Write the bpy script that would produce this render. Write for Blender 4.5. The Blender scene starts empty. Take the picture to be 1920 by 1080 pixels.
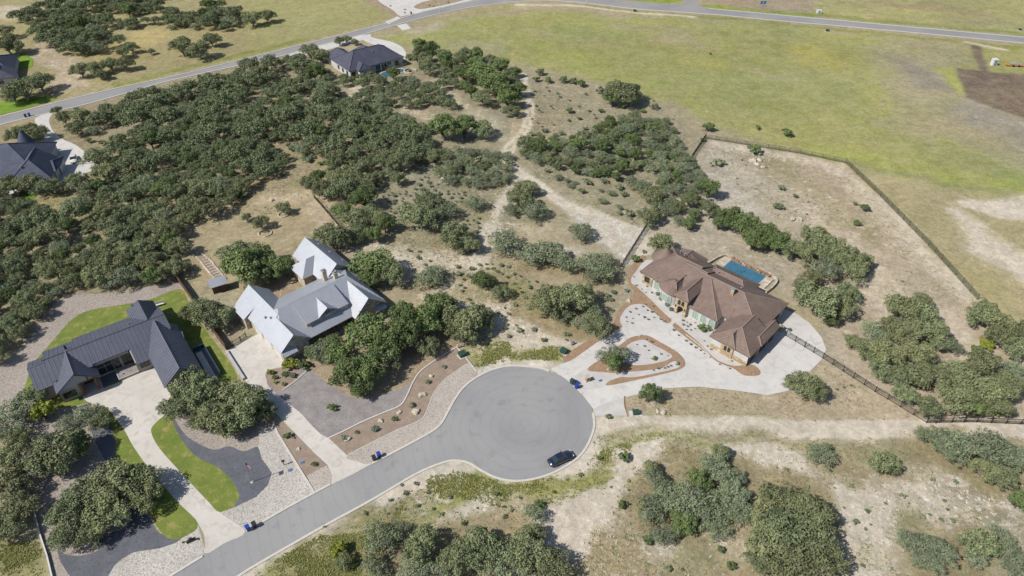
import bpy, bmesh, math, random
import numpy as np
from mathutils import Vector, Matrix
from mathutils.geometry import tessellate_polygon
random.seed(7); RNG=np.random.default_rng(11)
R=math.radians
scene=bpy.context.scene; COL=scene.collection
# ---------------------------------------------------------------- survey: picture pixels (1920x1080) <-> ground metres
FOC=1310.; PIT=R(39); CH=101.
def G(px,py,z=0.):
    x=(px-960)/FOC; y=-(py-540)/FOC
    dy=math.cos(PIT)+y*math.sin(PIT); dz=-math.sin(PIT)+y*math.cos(PIT)
    t=(z-CH)/dz
    return Vector((x*t,dy*t,z))
def GP(pts): return [G(*p).to_2d() for p in pts]
def scale_at(px,py):
    p=G(px,py); return FOC/(p.y*math.cos(PIT)+CH*math.sin(PIT))
def proj(X,Y,Z=0):
    dz=Z-CH; d=Y*math.cos(PIT)-dz*math.sin(PIT); u=Y*math.sin(PIT)+dz*math.cos(PIT)
    return 960+FOC*X/d,540-FOC*u/d
# ---------------------------------------------------------------- tagging
def tag(o,label=None,cat=None,group=None,kind=None):
    if label: o['label']=label
    if cat: o['category']=cat
    if group: o['group']=group
    if kind: o['kind']=kind
    return o
def empty(name,loc=(0,0,0),rz=0,sc=1.):
    o=bpy.data.objects.new(name,None); COL.objects.link(o)
    o.location=loc; o.rotation_euler=(0,0,rz); o.scale=(sc,)*3; o.empty_display_size=.5
    return o
def copy_tree(o,parent=None):
    c=o.copy(); COL.objects.link(c); c.parent=parent
    for ch in o.children: copy_tree(ch,c)
    return c
class MB:
    def __init__(s): s.v=[]; s.f=[]; s.m=[]
    def add(s,vs,fs,m=0):
        b=len(s.v); s.v+= [tuple(v) for v in vs]
        for f in fs: s.f.append(tuple(i+b for i in f)); s.m.append(m)
    def box(s,x0,x1,y0,y1,z0,z1,m=0,M=None):
        vs=[Vector(p) for p in ((x0,y0,z0),(x1,y0,z0),(x1,y1,z0),(x0,y1,z0),(x0,y0,z1),(x1,y0,z1),(x1,y1,z1),(x0,y1,z1))]
        if M: vs=[M@v for v in vs]
        s.add(vs,[(0,3,2,1),(4,5,6,7),(0,1,5,4),(1,2,6,5),(2,3,7,6),(3,0,4,7)],m)
    def slab(s,poly,t,m=0):
        n=len(poly); P=[Vector(p) for p in poly]
        # orient upward
        nz=sum((P[i].x*P[(i+1)%n].y-P[(i+1)%n].x*P[i].y) for i in range(n))
        if nz<0: P=P[::-1]
        s.add(P+[p-Vector((0,0,t)) for p in P],[tuple(range(n)),tuple(range(2*n-1,n-1,-1))]+[(i,i+n,(i+1)%n+n,(i+1)%n) for i in range(n)],m)
    def prism(s,prof,a,b,m=0):  # profile list of 3D points at end a, same at end b
        n=len(prof); A=[Vector(p)+Vector(a) for p in prof]; B=[Vector(p)+Vector(b) for p in prof]
        s.add(A+B,[tuple(range(n)),tuple(range(2*n-1,n-1,-1))]+[(i,i+n,(i+1)%n+n,(i+1)%n) for i in range(n)],m)
    def tube(s,pts,rad,n=6,m=0,cap=True):
        P=[Vector(p) for p in pts]; rings=[]
        if not hasattr(rad,'__len__'): rad=[rad]*len(P)
        for i,p in enumerate(P):
            d=(P[min(i+1,len(P)-1)]-P[max(i-1,0)]).normalized()
            u=d.cross(Vector((0,0,1)) if abs(d.z)<.9 else Vector((1,0,0))).normalized(); w=d.cross(u)
            rings.append([p+(u*math.cos(2*math.pi*k/n)+w*math.sin(2*math.pi*k/n))*rad[i] for k in range(n)])
        vs=[v for r in rings for v in r]; fs=[]
        for i in range(len(P)-1):
            for k in range(n): fs.append((i*n+k,i*n+(k+1)%n,(i+1)*n+(k+1)%n,(i+1)*n+k))
        if cap: fs+=[tuple(range(n-1,-1,-1)),tuple(range((len(P)-1)*n,len(P)*n))]
        s.add(vs,fs,m)
    def cone(s,c,r0,r1,z0,z1,n=24,m=0,a0=0,a1=2*math.pi):
        full=abs(a1-a0-2*math.pi)<1e-6; k=n if full else n+1
        ang=[a0+(a1-a0)*i/n for i in range(k)]
        lo=[(c[0]+r0*math.cos(a),c[1]+r0*math.sin(a),z0) for a in ang]; hi=[(c[0]+r1*math.cos(a),c[1]+r1*math.sin(a),z1) for a in ang]
        fs=[(i,(i+1)%k,(i+1)%k+k,i+k) for i in range(k if full else k-1)]
        fs+=[tuple(range(k-1,-1,-1)),tuple(range(k,2*k))]
        s.add(lo+hi,fs,m)
    def build(s,name,mats,parent=None,smooth=False):
        me=bpy.data.meshes.new(name); me.from_pydata(s.v,[],s.f)
        if not isinstance(mats,(list,tuple)): mats=[mats]
        for m in mats: me.materials.append(m)
        if len(mats)>1: me.polygons.foreach_set('material_index',s.m)
        if smooth: me.polygons.foreach_set('use_smooth',[True]*len(s.f))
        me.update()
        o=bpy.data.objects.new(name,me); COL.objects.link(o); o.parent=parent
        return o
# ---------------------------------------------------------------- materials
GAIN=1/1.55
def lin(r,g,b,k=None):
    k=GAIN if k is None else k
    f=lambda c:((c/255+.055)/1.055)**2.4 if c>10 else c/255/12.92
    return (f(r)*k,f(g)*k,f(b)*k,1)
class NT:
    def __init__(s,name,rough=.9,spec=.2):
        s.m=bpy.data.materials.new(name); s.m.use_nodes=True; s.t=s.m.node_tree; s.n=s.t.nodes; s.l=s.t.links
        s.b=s.n['Principled BSDF']; s.b.inputs['Roughness'].default_value=rough
        s.b.inputs['Specular IOR Level'].default_value=spec
        s.co=None
    def coord(s):
        if not s.co: s.co=s.n.new('ShaderNodeTexCoord').outputs['Object']
        return s.co
    def noise(s,scale,detail=4,rough=.55,dist=0,co=None):
        x=s.n.new('ShaderNodeTexNoise'); x.inputs['Scale'].default_value=scale; x.inputs['Detail'].default_value=detail
        x.inputs['Roughness'].default_value=rough; x.inputs['Distortion'].default_value=dist
        s.l.new(co or s.coord(),x.inputs['Vector']); return x.outputs['Fac']
    def voro(s,scale,feat='F1',out='Color'):
        x=s.n.new('ShaderNodeTexVoronoi'); x.inputs['Scale'].default_value=scale; x.feature=feat
        s.l.new(s.coord(),x.inputs['Vector']); return x.outputs[out]
    def sock(s,v,inp):
        if hasattr(v,'is_output') or isinstance(v,bpy.types.NodeSocket): s.l.new(v,inp)
        else:
            if isinstance(v,tuple) and len(v)==4 and inp.type=='VECTOR': v=v[:3]
            inp.default_value=v
    def math(s,op,a,b=0.,clamp=False):
        x=s.n.new('ShaderNodeMath'); x.operation=op; x.use_clamp=clamp; s.sock(a,x.inputs[0]); s.sock(b,x.inputs[1]); return x.outputs[0]
    def ramp(s,v,lo,hi):  # linear clamp lo..hi -> 0..1
        x=s.n.new('ShaderNodeMapRange'); s.sock(v,x.inputs[0]); x.inputs[1].default_value=lo; x.inputs[2].default_value=hi; return x.outputs[0]
    def mix(s,f,a,b,mode='MIX'):
        x=s.n.new('ShaderNodeMix'); x.data_type='RGBA'; x.blend_type=mode; s.sock(f,x.inputs[0]); s.sock(a,x.inputs[6]); s.sock(b,x.inputs[7]); return x.outputs[2]
    def sep(s,c):
        x=s.n.new('ShaderNodeSeparateColor'); s.sock(c,x.inputs[0]); return x.outputs
    def vscale(s,c,v):   # brightness multiply of colour c by scalar socket v
        x=s.n.new('ShaderNodeVectorMath'); x.operation='SCALE'; s.sock(c,x.inputs[0]); s.sock(v,x.inputs['Scale']); return x.outputs[0]
    def bump(s,h,strength,dist=.1):
        x=s.n.new('ShaderNodeBump'); x.inputs['Strength'].default_value=strength; x.inputs['Distance'].default_value=dist
        s.l.new(h,x.inputs['Height']); s.l.new(x.outputs[0],s.b.inputs['Normal'])
    def done(s,c): s.sock(c,s.b.inputs['Base Color']); return s.m
def plain(name,rgb,rough=.7,spec=.3,metal=0,var=.12,sc=2.):
    t=NT(name,rough,spec); t.b.inputs['Metallic'].default_value=metal
    n=t.noise(sc,5); v=t.ramp(n,.3,.7); v=t.math('MULTIPLY_ADD',v,var*2); t.n[-1].inputs[2].default_value=1-var
    return t.done(t.vscale(lin(*rgb),v))
def speckle(name,cols,cell,rough=.95,big=.1,bumpd=.06,edge=.35):
    # stones: voronoi cells of random tint with darker joints
    t=NT(name,rough,.15); c=t.voro(cell); s3=t.sep(c)
    a=t.mix(s3[0],lin(*cols[0]),lin(*cols[1]))
    if len(cols)>2: a=t.mix(t.ramp(s3[1],.72,.8),a,lin(*cols[2]))
    d=t.voro(cell,'DISTANCE_TO_EDGE','Distance'); k=t.ramp(d,0,.18); k=t.math('MULTIPLY_ADD',k,edge); t.n[-1].inputs[2].default_value=1-edge
    n=t.noise(.12,5); n=t.ramp(n,.3,.7); n=t.math('MULTIPLY_ADD',n,2*big); t.n[-1].inputs[2].default_value=1-big
    a=t.vscale(a,t.math('MULTIPLY',k,n)); t.bump(d,.8,bumpd)
    return t.done(a)
def mottled(name,c1,c2,s1,c3=None,s2=3.,fine=8.,f=.12,rough=.95,bump=0,lo=.38,hi=.62):
    t=NT(name,rough,.15); a=t.mix(t.ramp(t.noise(s1,6),lo,hi),lin(*c1),lin(*c2))
    if c3: a=t.mix(t.ramp(t.noise(s2,5,.6),.52,.68),a,lin(*c3))
    n=t.noise(fine,3,.7); v=t.math('MULTIPLY_ADD',t.ramp(n,.3,.7),2*f); t.n[-1].inputs[2].default_value=1-f
    v2=t.n[-1]
    a=t.vscale(a,v)
    if bump: t.bump(n,bump,.1)
    return t.done(a)
M={}
# asphalt, with faint turning marks
t=NT('asphalt',.9,.2)
a=t.mix(t.ramp(t.noise(.05,5,.5,.6),.35,.65),lin(152,152,153),lin(167,166,164))
a=t.mix(t.ramp(t.noise(.35,7,.65),.55,.75),a,lin(142,141,142))
w=t.n.new('ShaderNodeTexWave'); w.wave_type='RINGS'; w.rings_direction='SPHERICAL'; w.inputs['Scale'].default_value=.17; w.inputs['Distortion'].default_value=4; w.inputs['Detail'].default_value=3
mp=t.n.new('ShaderNodeMapping'); cc=G(985,795); mp.inputs['Location'].default_value=(-cc.x,-cc.y,0); t.l.new(t.coord(),mp.inputs[0]); t.l.new(mp.outputs[0],w.inputs[0])
a=t.mix(t.math('MULTIPLY',t.ramp(w.outputs['Fac'],.86,1.),.14),a,lin(128,128,133))
v=t.math('MULTIPLY_ADD',t.ramp(t.noise(14,2,.6),.25,.75),.14); t.n[-1].inputs[2].default_value=.93
M['asphalt']=t.done(t.vscale(a,v))
M['asphalt_far']=mottled('asphalt_far',(152,151,151),(163,161,159),.08,f=.04,rough=.9)
def concrete(name,c1,c2,st):
    t=NT(name,.85,.25)
    a=t.mix(t.ramp(t.noise(.11,6,.6,.5),.35,.65),lin(*c1),lin(*c2))
    a=t.mix(t.math('MULTIPLY',t.ramp(t.noise(.45,7,.65,1.2),.5,.72),.95),a,lin(*st))
    mp=t.n.new('ShaderNodeMapping'); mp.inputs['Rotation'].default_value=(0,0,R(-37)); t.l.new(t.coord(),mp.inputs[0])
    br=t.n.new('ShaderNodeTexBrick'); br.offset=0; br.inputs['Scale'].default_value=1; br.inputs['Brick Width'].default_value=4.2; br.inputs['Row Height'].default_value=4.2
    br.inputs['Mortar Size'].default_value=.035; br.inputs['Color1'].default_value=(0,0,0,1); br.inputs['Color2'].default_value=(0,0,0,1); br.inputs['Mortar'].default_value=(1,1,1,1)
    t.l.new(mp.outputs[0],br.inputs['Vector'])
    a=t.mix(t.math('MULTIPLY',br.outputs['Color'],.16),a,lin(150,145,138))
    return t.done(a)
M['concrete_warm']=concrete('concrete_warm',(222,216,206),(209,203,194),(190,183,172))
M['concrete_white']=concrete('concrete_white',(222,218,211),(210,206,201),(190,187,184))
M['kerb']=plain('kerb_concrete',(214,208,198),.9,.2,var=.08,sc=1.5)
M['kerb_far']=plain('kerb_far_concrete',(206,202,196),.9,.2,var=.06,sc=.7)
M['river_rock']=speckle('river_rock',[(224,219,210),(194,187,177),(168,162,155)],7.5,edge=.16)
M['river_rock_tan']=speckle('river_rock_tan',[(214,205,194),(190,179,168),(170,160,150)],8.,edge=.14)
M['dark_gravel']=mottled('dark_gravel',(104,106,113),(116,117,124),.4,(94,96,103),2.,fine=6,f=.24,bump=.2)
M['grey_gravel']=mottled('grey_gravel',(148,142,140),(164,158,155),.5,(134,129,128),2.5,fine=7,f=.2,bump=.3)
M['light_gravel']=speckle('light_gravel',[(194,184,173),(172,162,152),(152,142,133)],6.5,edge=.16)
M['brown_gravel']=mottled('brown_gravel',(170,153,136),(156,139,124),.6,(146,129,115),3,fine=7,f=.22,bump=.3)
M['white_gravel']=mottled('white_gravel',(212,208,203),(199,195,191),.5,fine=10,f=.1)
M['mulch']=mottled('mulch',(170,142,116),(156,130,106),.7,(184,158,132),3.5,fine=6,f=.25,bump=.4)
M['soil']=mottled('soil_bed',(172,155,130),(150,134,110),.4,(195,180,155),2,fine=5,f=.2,bump=.4)
M['lawn']=mottled('lawn',(108,126,60),(134,144,70),.3,(162,152,94),.7,fine=4,f=.18,bump=.25,lo=.3,hi=.7)
M['lawn_far']=mottled('lawn_far',(112,146,50),(132,160,62),.3,fine=3,f=.1)
M['white_paint']=plain('white_paint',(222,222,220),.5,.4,var=.04)
M['cream_wall']=mottled('cream_stucco_wall',(196,190,180),(182,176,166),.4,fine=3,f=.06)
M['pale_wall']=mottled('pale_stucco_wall',(214,214,210),(202,202,198),.4,fine=3,f=.05)
M['grey_wall']=mottled('grey_board_wall',(196,196,198),(184,185,188),.5,fine=3,f=.05)
M['tan_stone']=speckle('tan_limestone',[(206,184,148),(182,158,124),(222,206,178)],1.6,edge=.25,bumpd=.03)
M['cream_stone']=speckle('cream_limestone',[(214,202,180),(192,178,156),(226,218,202)],1.6,edge=.22,bumpd=.03)
M['rust_stone']=speckle('rust_stone',[(190,152,118),(156,122,94),(212,190,160)],1.2,edge=.4,bumpd=.1)
M['pool_tile']=plain('pool_tile',(92,150,178),.5,.4,var=.06)
M['timber']=mottled('timber',(160,118,78),(138,98,66),1.2,fine=4,f=.12)
M['fence_wood']=mottled('fence_wood',(132,104,82),(112,90,74),.8,fine=4,f=.15)
M['black_metal']=plain('black_metal',(40,40,42),.5,.4,var=.1)
M['wire']=plain('weathered_wire',(104,106,84),.8,.2)
M['glass']=plain('window_glass',(46,56,62),.12,.8,var=.1)
M['glass_green']=plain('window_glass_green',(156,182,166),.3,.5,var=.1)
M['frame_dark']=plain('frame_dark',(52,54,58),.5,.4)
M['door_dark']=plain('door_dark',(70,56,48),.5,.4)
M['rock']=mottled('boulder_limestone',(216,206,190),(190,180,164),1.5,fine=5,f=.15,bump=.4)
def metal_roof(name,rgb,rgb2,rough=.38,metal=.35,var=.06):
    t=NT(name,rough,.5); t.b.inputs['Metallic'].default_value=metal
    a=t.mix(t.ramp(t.noise(.5,4),.3,.7),lin(*rgb),lin(*rgb2))
    t.b.inputs['Roughness'].default_value=rough
    return t.done(a)
M['roof_dark']=metal_roof('dark_standing_seam',(100,103,118),(90,92,106),.5,.15)
M['roof_dark_rib']=metal_roof('dark_standing_seam_rib',(122,125,140),(112,115,130),.5,.15)
M['roof_white']=metal_roof('galvalume_roof',(206,209,215),(196,200,207),.46,.55)
M['roof_white_rib']=metal_roof('galvalume_rib',(222,222,226),(216,218,222),.48,.45)
def tile_roof(name,c1,c2,c3):
    t=NT(name,.8,.25)
    a=t.mix(t.sep(t.voro(2.6))[0],lin(*c1),lin(*c2))
    a=t.mix(t.ramp(t.noise(.4,6),.5,.75),a,lin(*c3))
    xyz=t.n.new('ShaderNodeSeparateXYZ'); t.l.new(t.coord(),xyz.inputs[0])
    f=t.math('FRACT',t.math('MULTIPLY',xyz.outputs[2],5.5)); k=t.ramp(f,0,.25)
    v=t.math('MULTIPLY_ADD',k,.14); t.n[-1].inputs[2].default_value=.86
    t.bump(f,.5,.06)
    return t.done(t.vscale(a,v))
M['roof_brown']=tile_roof('brown_tile_roof',(136,118,107),(124,106,97),(146,128,116))
M['roof_cap']=plain('roof_ridge_cap',(152,134,126),.8,.2)
M['roof_slate']=tile_roof('slate_shingle_roof',(88,90,106),(78,80,95),(96,98,112))
M['roof_blue']=tile_roof('blue_grey_shingle_roof',(92,98,116),(82,88,104),(102,108,126))
t=NT('pool_water',.06,.6); a=t.mix(t.ramp(t.noise(.8,3),.3,.7),lin(66,112,134),lin(80,128,150)); t.bump(t.noise(3,2),.15,.05); M['water']=t.done(a)
def leafmat(name,c1,c2,c3,trans=.12):
    t=NT(name,.75,.25); oi=t.n.new('ShaderNodeObjectInfo').outputs['Random']
    a=t.mix(t.ramp(t.noise(2.6,4,.7),.4,.6),lin(*c1),lin(*c2))
    a=t.mix(t.math('MULTIPLY',oi,.85),a,lin(*c3))
    v=t.math('MULTIPLY_ADD',t.ramp(t.noise(9,2,.7),.25,.75),.5); t.n[-1].inputs[2].default_value=.75
    oi2=t.math('FRACT',t.math('MULTIPLY',oi,7.31)); v=t.math('MULTIPLY',v,t.math('ADD',t.math('MULTIPLY',oi2,.44),.78))
    a=t.vscale(a,v); t.done(a)
    t.b.inputs['Specular IOR Level'].default_value=.3
    tr=t.n.new('ShaderNodeBsdfTranslucent'); t.l.new(a,tr.inputs[0]); ms=t.n.new('ShaderNodeMixShader'); ms.inputs[0].default_value=trans
    t.l.new(t.b.outputs[0],ms.inputs[1]); t.l.new(tr.outputs[0],ms.inputs[2]); t.l.new(ms.outputs[0],t.n['Material Output'].inputs[0])
    return t.m
M['leaf_oak']=leafmat('oak_leaves',(116,132,94),(160,170,126),(146,150,106))
M['leaf_grey']=leafmat('scrub_oak_leaves',(130,146,112),(168,178,142),(134,146,108))
M['leaf_green']=leafmat('dense_green_leaves',(106,128,78),(142,158,98),(118,136,86))
M['leaf_yellow']=leafmat('yellow_green_leaves',(146,158,62),(168,172,72),(128,144,60))
M['leaf_silver']=leafmat('silver_leaves',(132,148,132),(150,160,140),(126,142,116))
M['grass_dry']=leafmat('dry_grass',(176,160,116),(160,148,100),(170,156,110),.25)
M['grass_green']=leafmat('weed_green',(122,138,66),(172,160,104),(140,148,80),.25)
M['bark']=plain('oak_bark',(118,108,98),.95,.1,var=.25,sc=3)
M['twig']=plain('grey_twigs',(168,164,156),.95,.1,var=.15,sc=3)
M['bin_black']=plain('bin_black_plastic',(48,54,58),.4,.5)
M['bin_blue']=plain('bin_blue_plastic',(36,72,168),.4,.5)
M['utility_green']=plain('utility_green_paint',(52,84,70),.5,.4)
M['car_blue']=plain('car_paint_navy',(34,46,70),.16,.8,var=.03); M['car_blue'].node_tree.nodes['Principled BSDF'].inputs['Coat Weight'].default_value=.6
M['car_white']=plain('car_paint_white',(225,225,222),.25,.6,var=.02)
M['tyre']=plain('tyre_rubber',(34,34,36),.9,.1)
M['chrome']=plain('bright_metal',(200,200,205),.25,.8,metal=.8)
M['lamp_white']=plain('headlight_lens',(225,228,230),.15,.8)
M['lamp_red']=plain('taillight_lens',(150,30,30),.2,.7)
M['flag_red']=plain('flag_red',(176,60,66),.8,.1); M['flag_blue']=plain('flag_blue',(50,58,110),.8,.1)
M['orange']=plain('orange_plastic',(226,150,80),.6,.3)
M['blue_sign']=plain('blue_sign_paint',(70,120,180),.5,.3)
M['grey_paint']=plain('grey_paint',(150,152,156),.6,.3)
M['teal_paint']=plain('teal_glass',(60,90,100),.2,.7)
# ---------------------------------------------------------------- the ground: one sheet, colours of soil and grass laid by zone
xs=np.concatenate([[-3500,-1500,-700,-400],np.arange(-290,290.1,1.),[400,700,1500,3500]])
ys=np.concatenate([[-1500,-400,-100,0,20],np.arange(40,420.1,1.),[520,800,1600,4000]])
GX,GY=np.meshgrid(xs,ys)
col=np.zeros(GX.shape+(3,)); mixw=np.zeros(GX.shape+(3,)); block=np.zeros(GX.shape,bool)
col[:]=lin(164,150,119,1)[:3]; mixw[...,2]=.5
_r=RNG.random
def vnoise(sc,seed):
    r=np.random.default_rng(seed); g=r.random((256,256)); u=(GX/sc)%255; v=(GY/sc)%255
    i=u.astype(int); j=v.astype(int); fu=u-i; fv=v-j; fu=fu*fu*(3-2*fu); fv=fv*fv*(3-2*fv)
    return (g[j,i]*(1-fu)+g[j,i+1]*fu)*(1-fv)+(g[j+1,i]*(1-fu)+g[j+1,i+1]*fu)*fv
WARPX=(vnoise(14,1)-.5)*7+(vnoise(5,2)-.5)*4; WARPY=(vnoise(14,3)-.5)*7+(vnoise(5,4)-.5)*4
def crop(P,m=45):
    a=[p[0] for p in P]; b=[p[1] for p in P]
    i0=max(0,np.searchsorted(xs,min(a)-m)-1); i1=min(len(xs),np.searchsorted(xs,max(a)+m)+1); j0=max(0,np.searchsorted(ys,min(b)-m)-1); j1=min(len(ys),np.searchsorted(ys,max(b)+m)+1)
    return slice(j0,j1),slice(i0,i1)
def poly_dist(P,warp=1.,m=45):
    full=np.full(GX.shape,1e9); W=crop(P,m); X=GX[W]+WARPX[W]*warp; Y=GY[W]+WARPY[W]*warp
    d=np.full(X.shape,1e9); inside=np.zeros(X.shape,bool); n=len(P)
    for i in range(n):
        ax,ay=P[i]; bx,by=P[(i+1)%n]; ex,ey=bx-ax,by-ay
        t=np.clip(((X-ax)*ex+(Y-ay)*ey)/(ex*ex+ey*ey+1e-9),0,1)
        d=np.minimum(d,np.hypot(X-ax-t*ex,Y-ay-t*ey))
        c=((ay>Y)!=(by>Y))&(X<(bx-ax)*(Y-ay)/((by-ay) if abs(by-ay)>1e-9 else 1e-9)+ax)
        inside^=c
    full[W]=np.where(inside,-d,d); return full
def sm(d,soft): return np.clip(.5-d/soft,0,1)
def paint(w,rgb=None,mixv=None,a=1.):
    w=(w*a)[...,None]
    if rgb is not None: col[:]=col*(1-w)+np.array(lin(*rgb,1)[:3])*w
    if mixv is not None: mixw[:]=mixw*(1-w)+np.array(mixv)*w
def pp(pts,rgb=None,mixv=None,soft=4.,warp=1.,a=1.): paint(sm(poly_dist(GP(pts),warp),soft),rgb,mixv,a)
def line_dist(pts,warp):
    P=GP(pts); W=crop(P); fd=np.full(GX.shape,1e9); fb=np.zeros(GX.shape); X=GX[W]+WARPX[W]*warp; Y=GY[W]+WARPY[W]*warp; d=np.full(X.shape,1e9); best=np.zeros(X.shape)
    for i in range(len(P)-1):
        ax,ay=P[i]; bx,by=P[i+1]; ex,ey=bx-ax,by-ay
        t=np.clip(((X-ax)*ex+(Y-ay)*ey)/(ex*ex+ey*ey+1e-9),0,1); q=np.hypot(X-ax-t*ex,Y-ay-t*ey)
        best=np.where(q<d,i+t,best); d=np.minimum(d,q)
    fd[W]=d; fb[W]=best; return fd,fb
def stroke(pts,w,rgb=None,mixv=None,soft=1.5,warp=.3,a=1.):   # w metres half width (number or list)
    d,b=line_dist(pts,warp)
    ww=np.interp(b,range(len(pts)),w) if hasattr(w,'__len__') else w
    paint(sm(d-ww,soft),rgb,mixv,a)
# mixv = (pale dirt, green weeds, rock speckle)
# -- big zones
pp([(-400,-60),(700,-60),(745,30),(600,78),(230,162),(100,192),(-400,320)],(158,146,98),(.12,.35,.2),6)
pp([(470,-40),(700,-40),(740,35),(600,75),(480,105),(440,60)],(156,150,92),(.05,.35,.1),8)
pp([(260,60),(340,55),(330,75),(200,110),(170,110)],(178,160,100),(.05,.2,.1),6)
pp([(-20,10),(60,10),(60,40),(-20,40)],(190,172,140),(.5,.1,.3),5)
pp([(80,70),(160,130),(150,165),(100,185),(60,110)],(180,160,130),(.4,.15,.4),5)
pp([(100,205),(560,90),(760,110),(990,150),(960,300),(780,460),(560,380),(330,440),(330,560),(-200,640),(-300,330)],(150,137,106),(.16,.25,.35),8)
pp([(700,200),(980,140),(1000,420),(860,480),(700,420)],(148,139,112),(.2,.3,.6),8)
pp([(880,150),(1140,140),(1320,240),(1290,320),(1330,420),(1200,430),(1000,330)],(152,140,112),(.25,.25,.5),8)
pp([(690,72),(1000,18),(1300,36),(1700,72),(2300,115),(2300,430),(1700,345),(1590,305),(1450,283),(1330,235),(1230,190),(1100,148),(1000,132),(900,112),(780,92)],(150,150,95),(.03,.35,.1),7)
pp([(900,40),(1200,40),(1500,110),(1500,230),(1250,175),(1050,130),(930,100)],(132,140,84),None,25,2.5,.75)
pp([(1000,95),(1100,130),(1180,150),(1150,110),(1050,80)],(146,152,82),None,14,2,.6)
pp([(1120,50),(1250,75),(1350,95),(1300,60),(1150,35)],(166,152,118),None,12,2,.55)
pp([(1300,60),(1500,90),(1600,120),(1420,110)],(150,148,96),None,14,2,.6)
stroke([(1440,50),(1520,110),(1600,190),(1700,250),(1900,340)],7,(132,142,88),None,14,2.5,.55)
stroke([(1530,95),(1620,150),(1680,190)],7,(160,156,82),None,12,1.5,.8)
stroke([(1560,290),(1640,305),(1760,330),(1920,365)],5,(146,158,78),None,10,1.5,.7)
pp([(1620,90),(1740,70),(1810,90),(1800,180),(1900,230),(1900,310),(1750,250),(1680,190)],(164,149,112),(.08,.15,.3),14,2,.85)
stroke([(1700,125),(1750,150)],6,(132,122,116),None,8,1.5,.7)
pp([(1765,130),(1795,130),(1812,180),(1790,170)],(158,164,80),None,5,.5)
stroke([(1850,215),(1890,240),(1920,260)],8,(150,140,130),(.25,.1,.5),10,1.5,.8)
pp([(1793,128),(1838,133),(1818,84),(1838,86),(1856,136),(2100,150),(2100,280),(1920,222),(1870,205),(1812,184)],(116,97,82),(0,.03,.1),1.5,.15)
pp([(1530,-60),(2300,-60),(2300,95),(1920,62),(1700,42),(1532,28)],(160,155,96),(.05,.3,.15),6)
stroke([(1580,2),(1700,10),(1850,25)],6,(150,130,100),None,10,1.5,.7)
pp([(1335,-20),(1512,-30),(1528,22),(1400,16),(1345,8)],(158,138,112),(.1,.03,.2),2,.3)
pp([(1310,10),(1345,8),(1400,16),(1528,25),(1528,33),(1340,18)],(126,142,62),(0,.3,0),2,.3)
pp([(1165,-40),(1290,-40),(1283,4),(1240,7),(1165,0)],(132,148,66),(0,.3,0),2,.3)
for i_,(u_,v_) in enumerate(((1010,60),(1080,45),(1150,85),(1210,60),(1280,80),(1330,120),(1240,110),(1420,90),(1460,140),(1380,60),(1550,140),(1600,100),(1640,130),(1700,90),(1720,180),(1760,210),(1680,230),(1560,60),(1800,110),(860,60),(900,90),(820,45),(1400,200),(1480,210))):
    stroke([(u_-14-7*(i_%3),v_-2),(u_+16+6*(i_%4),v_+3+3*(i_%3))],2.5+(i_%3),((172,154,118),(160,158,90),(150,146,108),(126,134,78))[i_%4],None,9,2.2,.55)
for i_,(u_,v_) in enumerate(((1620,20),(1690,25),(1760,12),(1820,40),(1870,20),(1580,12),(1900,45))):
    stroke([(u_-20,v_-2),(u_+22,v_+3)],2.5,((146,130,100),(172,164,92),(130,134,76))[i_%3],None,7,2,.6)
# east meadow, dry
pp([(1600,308),(1700,345),(2300,440),(2300,900),(1900,640),(1832,560)],(166,154,112),(.12,.2,.3),6)
stroke([(1610,360),(1760,500),(1860,600)],6,(158,150,96),None,8,1,.8)
stroke([(1815,385),(1870,395),(1960,392)],[2,4,5],(220,208,186),(.95,.03,.3),3,.6)
stroke([(1790,400),(1850,450),(1920,510),(1980,560)],[2,4,4,4],(208,196,172),(.7,.1,.3),5,.8)
stroke([(1610,310),(1700,330),(1800,350),(1900,365)],1.2,(132,136,96),None,2,.4,.8)
# fenced yard of the tiled-roof house
yard=[(1325,262),(1585,308),(1832,562),(2000,800),(1740,795),(1545,675),(1545,600),(1380,500),(1230,460),(1180,480),(1215,425),(1285,320)]
pp(yard,(174,158,134),(.3,.07,.35),2.,.2)
stroke([(1340,270),(1580,314),(1700,430),(1810,555)],[1.5,2,2,2],(200,186,160),(.6,.1,.4),3,.3)
stroke([(1560,320),(1640,400),(1760,520)],1.2,(196,182,156),(.5,.1,.3),2.5,.3,.7)
stroke([(1340,290),(1460,360),(1560,430),(1640,500),(1700,560)],3,(184,168,144),(.45,.05,.3),4,.4,.8)
pp([(1300,330),(1360,320),(1440,400),(1400,430),(1340,420)],(186,172,152),(.45,.06,.6),5,.6,.8)
stroke([(1660,570),(1640,520)],5,(196,180,154),(.5,.05,.4),5,.5,.8)
stroke([(1450,300),(1560,390),(1620,440)],3.5,(150,142,104),None,6,.8,.7)
stroke([(1760,590),(1800,640),(1815,660)],3.5,(190,174,150),(.5,.05,.3),4,.5)
# dry lawn south of the drive
pp([(1172,748),(1250,728),(1310,726),(1385,734),(1440,742),(1480,735),(1545,675),(1740,795),(1182,786)],(176,157,128),(.15,.04,.35),1,.05)
pp([(1240,735),(1420,745),(1400,765),(1240,765)],(158,142,104),None,5,.6,.7)
stroke([(1130,783),(1250,783),(1450,781)],.5,(130,132,76),(.1,.9,.1),1.2,.15)
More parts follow.
